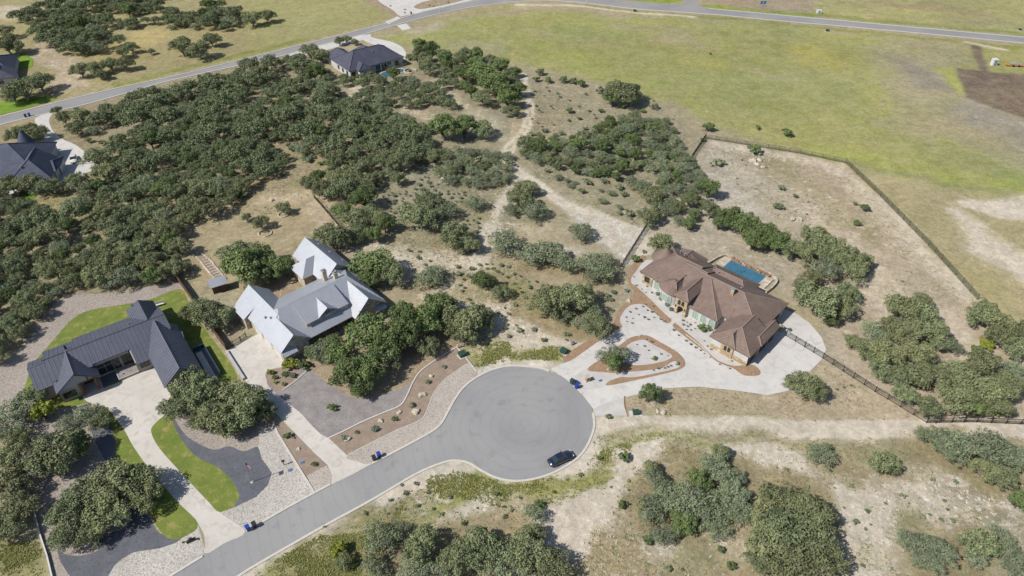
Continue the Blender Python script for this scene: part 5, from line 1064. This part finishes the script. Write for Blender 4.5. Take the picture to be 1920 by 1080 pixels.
for a,b,w,lab,mt in ((507,698,20,'round olive shrub, upper left in the drive-corner bed','leaf_yellow'),(516,708,16,'round olive shrub in the middle of the drive-corner bed','leaf_green'),(535,702,20,'round olive shrub, upper right in the drive-corner bed','leaf_green'),(549,704,18,'dark green shrub at the right end of the drive-corner bed','leaf_silver'),(517,717,12,'yellow shrub, lower left in the drive-corner bed','leaf_yellow'),(532,720,13,'yellow shrub, lower right in the drive-corner bed','leaf_yellow'),
    (622,764,26,'lone light green shrub in the mauve gravel yard','leaf_green'),(832,688,13,'grey-blue shrub at the top of the brown boulder bed','leaf_silver'),(803,717,14,'olive shrub between two boulders in the brown bed','leaf_green'),(772,760,17,'dark round shrub in the bend of the brown bed','leaf_green'),(740,786,17,'dark round shrub in the middle of the brown bed','leaf_green'),(703,804,20,'grey-blue shrub in the lower brown bed','leaf_silver'),(669,811,12,'small dark shrub near the lower end of the brown bed','leaf_green'),(645,821,18,'bluish shrub at the lower end of the brown bed','leaf_silver'),
    (588,871,16,'dark shrub near the tip of the brown gravel wedge','leaf_green'),(540,818,24,'dark shrub at the top of the brown gravel wedge','leaf_green'),(543,684,40,'light green bush at the corner of the white-roofed garage','leaf_yellow'),(570,684,34,'green bush right of the white-roofed garage corner','leaf_green'),
    (1316,615,26,'light green bush under the right windows of the tile-roofed house','leaf_green'),(1328,616,18,'green bush beside the light green one under the windows','leaf_green'),(1226,672,16,'grassy green clump in the drive island','leaf_green'),(1270,682,13,'grey-green clump at the tip of the drive island','leaf_silver'),
    (1151,548,15,'blue-grey shrub, left of three above the mulch band','leaf_silver'),(1175,545,13,'blue-grey shrub, right of three above the mulch band','leaf_silver'),(1144,562,16,'blue-grey shrub, lowest of three above the mulch band','leaf_silver'),(1208,472,12,'blue-green shrub near the back fence of the tile-roofed house','leaf_silver'),
    (1569,730,8,'small shrub, left of three in a row by the black fence','leaf_green'),(1582,726,8,'small shrub, middle of three in a row by the black fence','leaf_green'),(1596,723,8,'small shrub, right of three in a row by the black fence','leaf_green'),(1140,781,18,'weedy clump at the foot of the pale gravel patch','leaf_green'),(1240,560,14,'grassy clump, third left of the entry tower','leaf_silver'),(1234,551,14,'grassy clump, fourth left of the entry tower','leaf_silver'),(1250,572,14,'grassy clump, second left of the entry tower','leaf_silver'),(1258,580,14,'grassy clump nearest the left of the entry tower','leaf_silver'),
    (233,702,10,'small plant, left of two in the courtyard planter','leaf_silver'),(246,697,10,'small plant, right of two in the courtyard planter','leaf_silver'),(1480,618,12,'green plant behind the outdoor grill counter','leaf_green'),(343,1017,7,'tiny shrub at the left end of the long mailbox','leaf_green'),(371,1011,7,'tiny shrub at the right end of the long mailbox','leaf_green'),(1000,655,60,'broad light green weed clump at the top of the cul-de-sac','leaf_yellow'),(960,650,40,'weed clump above the left of the cul-de-sac top','leaf_yellow')):
    if a in (1000,960): continue
    bush(a,b,w,lab,mt)
# boulders
def rock(px,py,r,label,mat='rock',name='boulder'):
    bm=bmesh.new(); bmesh.ops.create_icosphere(bm,subdivisions=2,radius=r*.78); rr=random.Random(int(px*7+py)); k1=[rr.uniform(-1,1) for _ in range(9)]
    for v in bm.verts:
        n=v.co.normalized(); v.co*=1+.22*math.sin(n.x*4+k1[0]*3)+.18*math.sin(n.y*5+k1[1]*3)+.12*math.sin(n.z*7+k1[2]*3); v.co.z*=.6; v.co.x*=1.2
    me=bpy.data.meshes.new(name); bm.to_mesh(me); bm.free(); me.materials.append(M[mat]); o=bpy.data.objects.new(name,me); COL.objects.link(o); o.location=G(px,py)+Vector((0,0,r*.25)); o.rotation_euler=(0,0,rr.uniform(0,6)); tag(o,label,'boulder')
for a,b,r,l in ((809,706,.55,'white boulder at the top of the brown bed'),(792,741,.75,'flat white boulder above the bend of the brown bed'),(779,773,.8,'largest grey boulder by the bend of the brown bed'),(748,774,.5,'pointed white boulder left of the bend in the brown bed'),(714,790,.6,'white boulder in the lower brown bed'),(651,824,.7,'pale boulder behind the bluish shrub at the bed end'),(560,842,.4,'small cream boulder in the brown gravel wedge'),(1140,693,.3,'small stone in the drive island'),(1179,565,.6,'pale boulder in the mulch band above the loop drive'),
    (1412,303,1.3,'large yellowish limestone slab in the fenced yard'),(1424,301,1.,'limestone slab right of the largest in the fenced yard'),(1418,309,.9,'lower limestone slab of the pile in the fenced yard'),(1430,314,.6,'small stone at the edge of the slab pile'),(1485,413,.9,'whitish stone, left of two near the oak row'),(1499,413,.9,'brownish stone, right of two near the oak row'),(1233,772,.5,'pale stone left in the dry lawn south of the drive'),(1243,775,.6,'pale stone right in the dry lawn south of the drive'),(1563,600,.9,'tan rock under the oak row right of the house'),(1570,602,.7,'tan rock right of another under the oak row'),(510,376,.8,'white stone at the back of the oak-ringed yard'),(1200,629,.4,'stone in the loop drive island top'),(830,335,.7,'white rock in the low thicket left of the track')): rock(a,b,r,l)
# rough weeds and grass clumps, stones: stuff nobody could count
def scatter(name,label,polys,n,mat,size,blades,seed,respect=True,flat=False,cat='grass'):
    rr=np.random.default_rng(seed); PP=[GP(p) for p in polys]; ar=[]
    for P in PP:
        a=0
        for i in range(len(P)): a+=P[i].x*P[(i+1)%len(P)].y-P[(i+1)%len(P)].x*P[i].y
        ar.append(abs(a)/2)
    V=[];F=[]; c=0
    for P,a in zip(PP,ar):
        k=int(n*a/sum(ar)); xs_=[p.x for p in P]; ys_=[p.y for p in P]; made=0
        bb=(max(xs_)-min(xs_))*(max(ys_)-min(ys_)); tries=int(k*bb/max(a,1)*1.05)+10
        X=rr.uniform(min(xs_),max(xs_),tries); Y=rr.uniform(min(ys_),max(ys_),tries)
        for x,y in zip(X,Y):
            if not inside(P,x,y): continue
            if respect:
                i=int(round(x+290))+4; j=int(round(y-40))+5
                if 0<=i<nX and 0<=j<nY and block[j,i]: continue
                if -290<x<290 and 40<y<420:
                    wt=mixw[j,i]
                    if rr.random()< (wt[0]*1.15 if mat!='rock' else 1-wt[0]*.9): continue
            if rr.random()>CL(x,y,seed): continue
            s=size*rr.uniform(.5,1.5)
            if mat=='rock':
                th=rr.uniform(0,3); a1=s*rr.uniform(.6,1); b1=s*rr.uniform(.5,.9); h=s*.5; co,si=math.cos(th),math.sin(th)
                base=[(a1,0),(0,b1),(-a1*.8,0),(0,-b1)]; p4=[(x+u*co-v*si,y+u*si+v*co,0) for u,v in base]+[(x+(u*co-v*si)*.6,y+(u*si+v*co)*.6,h) for u,v in base]
                V+=p4; F+=[(c+4,c+5,c+6,c+7)]+[(c+i_,c+(i_+1)%4,c+(i_+1)%4+4,c+i_+4) for i_ in range(4)]; c+=8
            else:
                for q in range(blades):
                    th=rr.uniform(0,6.28); dx,dy=math.cos(th),math.sin(th); ox,oy=rr.normal(0,s*.5,2); L=s*rr.uniform(.5,1.1); w=s*.35
                    V+=[(x+ox-dy*w,y+oy+dx*w,0),(x+ox+dy*w,y+oy-dx*w,0),(x+ox+dx*L*.9+dy*w*.6,y+oy+dy*L*.9-dx*w*.6,L*.7),(x+ox+dx*L*.9-dy*w*.6,y+oy+dy*L*.9+dx*w*.6,L*.75)]
                    F.append((c,c+1,c+2,c+3)); c+=4
    me=bpy.data.meshes.new(name); me.from_pydata(V,[],F); me.materials.append(M[mat]); o=bpy.data.objects.new(name,me); COL.objects.link(o); tag(o,label,cat,kind='stuff')
    print(name,len(F))
_cn=[np.random.default_rng(77+i).random((64,64)) for i in range(8)]
def CL(x,y,seed):
    g=_cn[seed%8]; s=0
    for sc,w in ((9.,.5),(3.1,.5)):
        u=(x/sc)%63; v=(y/sc)%63; i=int(u); j=int(v); a=u-i; b=v-j
        s+=w*((g[j,i]*(1-a)+g[j,i+1]*a)*(1-b)+(g[j+1,i]*(1-a)+g[j+1,i+1]*a)*b)
    return min(1,max(.05,(s-.38)*6))
scatter('weeds','rough green and yellow weeds on the verge below the street and round the cul-de-sac',[[(760,925),(800,893),(850,882),(960,908),(1040,892),(1130,845),(1182,828),(1190,880),(1100,925),(1010,960),(950,955),(850,930),(780,955)],[(868,655),(930,640),(1058,652),(1050,676),(960,676),(893,690)],[(440,1090),(600,1005),(700,1000),(760,940),(700,1080),(480,1200)],[(-20,1010),(85,1020),(98,1085),(-20,1085)]],24000,'grass_green',.2,4,2,cat='weeds')
scatter('dry_grass','dry yellow grass tufts over the open ground',[[(455,1085),(880,860),(1000,905),(1120,815),(1900,790),(2000,1085)],[(600,380),(800,310),(980,340),(1000,640),(880,640),(700,500)],[(980,160),(1290,250),(1200,430),(1000,330)],[(1180,745),(1540,680),(1735,795),(1182,786)]],26000,'grass_dry',.17,3,3)
scatter('scrub_cover','low grey-green scrub plants between the oaks',[[(455,1085),(880,860),(1000,905),(1120,815),(1900,790),(2000,1085)],[(600,380),(800,310),(980,340),(1000,640),(880,640),(700,500)],[(980,160),(1290,250),(1200,430),(1000,330)],[(1330,270),(1580,310),(1830,565),(1500,560),(1350,420)],[(100,210),(560,95),(700,200),(800,300),(600,380),(330,440),(300,540),(0,640),(0,400)]],34000,'leaf_grey',.2,4,4,cat='scrub')
scatter('loose_stones','white limestone chips on the bare caliche',[[(1120,985),(1220,900),(1600,870),(1920,880),(1920,1085),(1040,1085)],[(740,480),(1180,400),(1180,490),(1110,640),(930,630)]],9000,'rock',.17,1,5,cat='stones')
# ---------------------------------------------------------------- fences
def fence(pts,h,name,label,post_every,mat,kind='picket',cat='fence'):
    P=[G(a,b).to_2d() for a,b in pts]; root=empty(name,(P[0].x,P[0].y,0)); tag(root,label,cat); o=P[0]; rails=MB(); pk=MB(); L0=0; npost=0
    for a,b in zip(P[:-1],P[1:]):
        d=b-a; L=d.length; an=math.atan2(d.y,d.x); Mx=Matrix.Translation((a.x-o.x,a.y-o.y,0))@Matrix.Rotation(an,4,'Z')
        n=max(1,round(L/post_every))
        for i in range(n+(1 if b is P[-1] else 0)):
            m=MB(); x=L*i/n; s=.06 if kind!='wood' else .08; m.box(x-s,x+s,-s,s,0,h+.12,0,Mx); m.build('post',mat,root)
        if kind=='picket':
            for z in (.15,h-.1): rails.box(0,L,-.03,.03,z,z+.06,0,Mx)
            x=.12
            while x<L: pk.box(x-.013,x+.013,-.013,.013,.1,h,0,Mx); x+=.14
        elif kind=='wire':
            for z in (.1,h*.5,h-.05): rails.box(0,L,-.025,.025,z,z+.05,0,Mx)
            x=.1
            while x<L: pk.box(x-.012,x+.012,-.012,.012,.05,h,0,Mx); x+=.16
            z=.2
            while z<h: pk.box(0,L,-.01,.01,z,z+.02,0,Mx); z+=.2
        else:
            for z in (.3,h-.35): rails.box(0,L,.03,.1,z,z+.1,0,Mx)
            x=0
            while x<L-.02: pk.box(x+.006,min(x+.144,L),-.03,.02,.03,h+random.uniform(-.01,.02),0,Mx); x+=.15
    rails.build('rail',mat,root); pk.build({'picket':'pickets','wire':'wire_mesh','wood':'boards'}[kind],mat,root); return root
fence([(1323,258),(1283,318)],1.5,'metal_fence','black fence stub running down from the top corner of the yard',2.4,M['black_metal'])
fence([(1323,260),(1400,272),(1500,288),(1585,306)],1.4,'wire_fence','thin dark wire fence along the top of the fenced yard',3.,M['wire'],'wire')
fence([(1585,306),(1650,368),(1740,460),(1832,562)],1.5,'wire_fence','long dark fence running down the right side of the yard',3.,M['wire'],'wire')
fence([(1213,425),(1168,497)],1.5,'metal_fence','black fence between pale track end and tile-roofed house',2.4,M['black_metal'])
fence([(1542,672),(1640,735),(1737,793)],1.5,'metal_fence','black picket fence running from the gate to the dirt road',2.4,M['black_metal'])
fence([(1737,793),(1830,792),(1940,797)],1.4,'metal_fence','black fence along the dirt road at the right edge',2.4,M['black_metal'])
g=fence([(1473,630),(1508,651),(1542,672)],1.5,'driveway_gate','black gate across the drive right of the tile-roofed house',2.,M['black_metal'],cat='gate')
fence([(335,528),(361,565),(392,612),(425,657)],1.8,'board_fence','brown board fence between the dark-roofed and white-roofed houses',2.4,M['fence_wood'],'wood')
fence([(425,657),(452,640),(462,632)],1.3,'metal_fence','short dark fence left of the white-roofed garage',1.5,M['black_metal'])
fence([(328,484),(335,528)],1.5,'board_fence','short brown board fence above the bright back lawn',2.4,M['fence_wood'],'wood')
fence([(590,372),(640,430)],1.2,'wire_fence','faint wire fence right of the oak-ringed yard',3.,M['black_metal'],'wire')
# low white wall at the left boundary
m=MB(); wall_along(m,[v for v in GP([(18,806),(35,860),(50,910),(64,955),(75,1000),(90,1045),(102,1095)])],.2,.45); tag(m.build('boundary_wall',M['white_paint']),'thin white boundary wall at the lower left','wall')
m=MB(); wall_along(m,[v for v in GP([(425,660),(458,712)])],.5,.5); tag(m.build('retaining_wall',M['grey_wall']),'low grey wall between bright lawn and cream drive','wall')
# ---------------------------------------------------------------- bins
def bin_(px,py,mat,label,rz):
    o=empty('wheelie_bin',G(px,py),rz); tag(o,label,'bin','wheelie bins set out at the kerb'); m=MB()
    a,b=.24,.31; lo=[(-a,-a,.06),(a,-a,.06),(a,a,.06),(-a,a,.06)]; hi=[(-b,-b*1.1,1.0),(b,-b*1.1,1.0),(b,b*1.1,1.0),(-b,b*1.1,1.0)]
    m.add(lo+hi,[(0,3,2,1),(4,5,6,7),(0,1,5,4),(1,2,6,5),(2,3,7,6),(3,0,4,7)]); m.build('body',M[mat],o)
    m=MB(); m.slab([(-b-.03,-b*1.1-.05,1.08),(b+.03,-b*1.1-.05,1.08),(b+.03,b*1.1+.05,1.14),(-b-.03,b*1.1+.05,1.14)],.07); m.build('lid',M[mat],o)
    for s in (-1,1): m=MB(); m.prism([(0,.1*math.cos(k/8*6.283),.1*math.sin(k/8*6.283)) for k in range(8)],(s*.2,.33,.1),(s*.27,.33,.1)); m.build('wheel',M['tyre'],o)
    m=MB(); m.box(-.22,.22,.38,.42,1.0,1.04); m.box(-.22,-.18,.3,.4,1.0,1.04); m.box(.18,.22,.3,.4,1.0,1.04); m.build('handle',M[mat],o)
for a in ((466,994,'bin_blue','blue wheelie bin at the mouth of the long drive',.7),(478,988,'bin_black','black wheelie bin at the mouth of the long drive',.7),(702,863,'bin_black','black wheelie bin at the kerb below the brown boulder bed',.6),(711,857,'bin_blue','blue wheelie bin at the kerb below the brown boulder bed',.6),(1072,719,'utility_green','green wheelie bin at the cul-de-sac edge',-.7),(1081,728,'bin_blue','blue wheelie bin at the cul-de-sac edge',-.7),(1077,722,'bin_black','small dark bin between green and blue bins',-.7),
    (49,220,'bin_black','black wheelie bin on the upper road at far left',.4),(56,218,'bin_blue','blue wheelie bin on the upper road at far left',.4),(771,27,'bin_black','lone dark bin on the upper road by the forecourt',.3)): bin_(*a)
# ---------------------------------------------------------------- utility boxes and the rest
def utility(px,py,s,rz,label,pad=1):
    o=empty('utility_box',G(px,py),rz); tag(o,label,'utility box'); m=MB(); m.box(-s,s,-s*.8,s*.8,.08,s*1.1); m.build('cabinet',M['utility_green'],o)
    m=MB(); m.slab([(-s-.06,-s*.8-.06,s*1.1+.1),(s+.06,-s*.8-.06,s*1.1+.1),(s+.06,s*.8+.06,s*1.25+.1),(-s-.06,s*.8+.06,s*1.25+.1)],.1); m.build('cap',M['utility_green'],o)
    m=MB(); m.box(-s-.25*pad,s+.25*pad,-s*.8-.25,s*.8+.25,0,.08); m.build('pad',M['kerb'],o)
utility(867,667,.7,.6,'dark green utility box at the end of the white edging'); utility(1057,661,.65,-.6,'dark green utility box left of the upper drive mouth'); utility(1192,776,.55,.05,'green utility box on a wide white pad below the drive',2.6)
utility(1190,22,.6,0,'green utility box in the meadow by the top kerb'); utility(1551,59,.6,0,'green utility box in the meadow right of the junction'); utility(1912,57,.5,0,'small utility box at the top right beyond the road')
o=empty('utility_pedestal',G(1072,647),.3); tag(o,'cluster of grey utility pedestals in the mulch left of the drive','utility pedestal')
for x,y,h in ((0,0,1.),(.6,.2,.7),(.2,.8,.8)): m=MB(); m.cone((x,y),.2,.18,0,h,8); m.build('pedestal',M['grey_paint'],o)
o=empty('utility_pedestal',G(858,653),.3); tag(o,'pair of white utility pedestals above the green box','utility pedestal')
for x,y,h in ((0,0,1.),(.7,.2,.7)): m=MB(); m.cone((x,y),.18,.15,0,h,8); m.build('pedestal',M['white_paint'],o)
o=empty('mailbox',G(1101,714),.4); tag(o,'stubby stone mailbox in the pale gravel wedge','mailbox'); m=MB(); m.box(-.4,.4,-.4,.4,0,1.1); m.build('pillar',M['tan_stone'],o); m=MB(); m.box(-.46,.46,-.46,.46,1.1,1.22); m.build('capstone',M['cream_stone'],o); m=MB(); m.box(-.12,.12,-.5,-.4,.75,.95); m.build('letter_door',M['frame_dark'],o)
o=empty('mailbox',G(359,1015),.55); tag(o,'long low dark mailbox in the white rock bed','mailbox'); m=MB(); m.box(-.7,.7,-.16,.16,.05,.5); m.build('base',M['frame_dark'],o); m=MB(); m.box(-.25,.25,-.14,.14,.5,.85); m.build('letter_box',M['black_metal'],o)
o=empty('mailbox',G(533,872),.5); tag(o,'small dark mailbox on a post in the rock bed right of the flagpole','mailbox'); m=MB(); m.box(-.06,.06,-.06,.06,0,1.0); m.build('post',M['frame_dark'],o); m=MB(); m.box(-.28,.28,-.14,.14,1.0,1.28); m.build('letter_box',M['frame_dark'],o)
for a,b,l in ((544,882,'small blue marker lid in the white river rock'),(567,868,'small pale blue marker lid in the brown gravel wedge'),(1126,714,'small blue marker lid in the pale gravel wedge')):
    o=empty('meter_lid',G(a,b),.5); tag(o,l,'meter lid'); m=MB(); m.box(-.3,.3,-.2,.2,.02,.14); m.build('lid',M['blue_sign'],o); m=MB(); m.box(-.36,.36,-.26,.26,.02,.1); m.build('frame',M['grey_paint'],o)
fp_=empty('flagpole',G(473,904)); tag(fp_,'slim flagpole with striped flag in the dark gravel bed','flagpole')
m=MB(); m.tube([(0,0,0),(0,0,5.4)],[.07,.04],8); m.build('pole',M['grey_paint'],fp_); m=MB(); m.cone((0,0),.1,.1,5.4,5.52,8); m.build('finial',M['chrome'],fp_); m=MB(); m.cone((0,0),.3,.25,0,.12,10); m.build('base',M['kerb'],fp_)
m=MB(); fl=lambda u,v:(u*.75+.05,-.25*u+.12*math.sin(u*5),5.2-v-.35*u*u)
nU,nV=8,13
for i in range(nU):
    for j in range(nV):
        a=[fl(1.4*(i+p)/nU,.85*(j+q)/nV) for p,q in ((0,0),(1,0),(1,1),(0,1))]; m.add(a,[(0,1,2,3)],2 if (i<4 and j<7) else (0 if j%2==0 else 1))
m.build('flag',[M['flag_red'],M['white_paint'],M['flag_blue']],fp_)
o=empty('portable_toilet',G(1862,122),.1); tag(o,'white portable toilet by the brown tilled field','portable toilet'); m=MB(); m.box(-.9,.9,-.8,.8,0,2.2); m.build('cabin',M['white_paint'],o); m=MB(); m.slab([(-1,-.9,2.25),(1,-.9,2.25),(1,.9,2.45),(-1,.9,2.45)],.1); m.build('roof',M['white_paint'],o); m=MB(); m.box(-.4,.4,-.85,-.8,.1,1.9); m.build('door',M['grey_paint'],o)
o=empty('pipe_trailer',G(1903,124),-.15); tag(o,'low orange trailer loaded with grey pipes near the portable toilet','trailer'); m=MB(); m.box(-3.4,3.4,-.8,.8,.4,.6); m.box(-3.4,-3.2,-.8,.8,.6,1.1); m.box(3.2,3.4,-.8,.8,.6,1.1); m.build('frame',M['orange'],o)
for y in (-.4,.1,.5): m=MB(); m.tube([(-2.2,y,.8),(2.4,y,.8)],.2,8); m.build('pipe',M['grey_paint'],o)
for x in (-1,1.):
    for y in (-.9,.9): m=MB(); m.prism([(.35*math.cos(k/10*6.283),0,.35+.35*math.sin(k/10*6.283)) for k in range(10)],(x,y-.1,0),(x,y+.1,0)); m.build('wheel',M['tyre'],o)
for a,b,l in ((1427,12,'left of two blue lot signs beyond the junction'),(1433,12,'right of two blue lot signs beyond the junction')):
    o=empty('lot_sign',G(a,b)); tag(o,l,'sign','blue lot signs'); m=MB(); m.box(-.6,.6,-.04,.04,1,2.4); m.build('board',M['blue_sign'],o)
    for x in (-.5,.5): m=MB(); m.box(x-.05,x+.05,-.12,-.04,0,2.3); m.build('post',M['grey_paint'],o)
o=empty('site_box',G(1535,25)); tag(o,'white site box at the dirt entrance right of the junction','site box'); m=MB(); m.box(-1,1,-.7,.7,.1,1.5); m.build('body',M['white_paint'],o); m=MB(); m.box(-.3,.3,-.76,-.7,.3,1.2); m.build('door',M['grey_paint'],o)
for a,b,l in ((825,22,'street light'),(1099,8,'short white marker post')):
    o=empty('marker_post',G(a,b)); tag(o,'white marker post by the upper road, '+('near the forecourt' if a<1000 else 'above the open meadow'),'post'); m=MB(); m.cone((0,0),.12,.1,0,3.2 if a<1000 else 1.6,8); m.build('pole',M['white_paint'],o); m=MB(); m.cone((0,0),.2,.15,3.2 if a<1000 else 1.6,3.5 if a<1000 else 1.8,8); m.build('cap',M['white_paint'],o)
for i,(a,b) in enumerate(((732,11),(759,24),(759,18),(805,10),(813,12),(840,4))):
    bush(a,b,5,['left-hand','second','third','fourth','fifth','last'][i]+' tiny dark shrub in the forecourt at the top edge','leaf_green')
o=empty('lawn_chairs',G(301,573),.5); tag(o,'white garden bench on the bright lawn behind the dark-roofed house','bench'); m=MB(); m.box(-.8,.8,-.25,.25,.4,.48); m.build('seat',M['white_paint'],o); m=MB(); m.box(-.8,.8,.25,.33,.48,1.0); m.build('backrest',M['white_paint'],o)
for x in (-.7,.7): m=MB(); m.box(x-.05,x+.05,-.2,.3,0,.4); m.build('leg',M['white_paint'],o)
o.name='garden_bench'
# ---------------------------------------------------------------- cars
def car(px,py,rz,mat,label,sw=None):
    o=empty('parked_car',G(px,py),rz); tag(o,label,'car'); L=2.42
    # stations: x, half width, underside z, shoulder z
    ST=[(-2.42,.62,.42,.72),(-2.3,.80,.3,.86),(-1.9,.89,.24,.95),(-1.2,.92,.22,.96),(-.3,.93,.22,.95),(.6,.93,.22,.93),(1.2,.91,.22,.88),(1.8,.88,.24,.8),(2.2,.78,.28,.7),(2.42,.58,.38,.58)]
    m=MB(); n=9; vs=[]
    for x,w,zb,zt in ST:
        for a,z in ((-.86,zb),(-1,zb+.18),(-1.,(zb+zt)/2),(-.97,zt-.1),(-.82,zt),(0,zt+.06),(.82,zt),(.97,zt-.1),(1,(zb+zt)/2),(1,zb+.18),(.86,zb)): vs.append((x,a*w,z))
    k=11; fs=[(i*k+j,(i+1)*k+j,(i+1)*k+(j+1)%k,i*k+(j+1)%k) for i in range(len(ST)-1) for j in range(k)]+[tuple(range(k)),tuple(range((len(ST)-1)*k+k-1,(len(ST)-1)*k-1,-1))]
    m.add(vs,fs); m.build('body',M[mat],o,smooth=True)
    g=MB(); a=[(-1.75,.74,.9),(-.85,.62,1.42),(.25,.62,1.43),(1.05,.76,.9)]
    vs=[]
    for x,w,z in a: vs+=[(x,-w,z),(x,w,z)]
    g.add([vs[0],vs[1],vs[3],vs[2],vs[4],vs[5],vs[7],vs[6],(-.6,-.86,.9),(-.6,.86,.9),(.4,-.87,.9),(.4,.87,.9)],[(0,1,2,3),(4,5,6,7),(0,3,8),(3,4,10,8),(4,7,10),(1,9,2),(2,9,11,5),(5,11,6)]); g.build('windows',M['glass'],o)
    m=MB(); m.slab([(-.9,-.64,1.44),(.3,-.64,1.45),(.3,.64,1.45),(-.9,.64,1.44)],.05); m.build('roof',M[mat],o)
    for x in (-1.45,1.5):
        for y in (-.84,.84):
            w=MB(); w.prism([(.33*math.cos(q/14*6.283),0,.33+.33*math.sin(q/14*6.283)) for q in range(14)],(x,y-.11,0),(x,y+.11,0)); wo=w.build('wheel',M['tyre'],o)
            w=MB(); yy=y+(.115 if y>0 else -.115); w.prism([(.2*math.cos(q/10*6.283),0,.33+.2*math.sin(q/10*6.283)) for q in range(10)],(x,yy-.01,0),(x,yy+.01,0)); w.build('rim',M['chrome'],wo)
    for y in (-.6,.6):
        m=MB(); m.box(2.12,2.36,y-.14,y+.14,.58,.7); m.build('headlight',M['lamp_white'],o); m=MB(); m.box(-2.4,-2.28,y-.18,y+.18,.68,.82); m.build('taillight',M['lamp_red'],o)
        m=MB(); s=1 if y>0 else -1; m.box(.6,.78,s*.92 if s>0 else -1.12,1.12 if s>0 else -.92,.9,1.02); m.build('mirror',M[mat],o)
car(1051,863,math.atan2(G(1075,852).y-G(1028,874).y,G(1075,852).x-G(1028,874).x),'car_blue','dark navy sedan parked on the cul-de-sac near its lower kerb')
car(139,301,R(-62),'car_white','white car parked on the drive of the turreted house')
# ---------------------------------------------------------------- light, sky, camera
w=bpy.data.worlds.new('World'); scene.world=w; w.use_nodes=True; nt=w.node_tree; bg=nt.nodes['Background']
sky=nt.nodes.new('ShaderNodeTexSky'); sky.sky_type='NISHITA'; sky.sun_disc=False; sky.sun_elevation=R(46); sky.sun_rotation=R(243); sky.altitude=300; sky.air_density=1.; sky.dust_density=1.2
nt.links.new(sky.outputs[0],bg.inputs[0]); bg.inputs[1].default_value=.075
ld=bpy.data.lights.new('sun','SUN'); ld.energy=4.0; ld.angle=R(.5); ld.color=(1,.955,.89); lo=bpy.data.objects.new('sun',ld); COL.objects.link(lo)
d=Vector((math.cos(R(27))*math.cos(R(46)),math.sin(R(27))*math.cos(R(46)),-math.sin(R(46)))); lo.rotation_euler=d.to_track_quat('-Z','Y').to_euler(); lo.location=(-100,0,150)
cd=bpy.data.cameras.new('camera'); cd.sensor_width=36; cd.lens=FOC/1920*36; cd.clip_start=1; cd.clip_end=9000; co=bpy.data.objects.new('camera',cd); COL.objects.link(co); co.location=(0,0,CH); co.rotation_euler=(R(90)-PIT,0,0); scene.camera=co
vs_=scene.view_settings; vs_.view_transform='Standard'; vs_.look='None'; vs_.gamma=1; vs_.exposure=.6
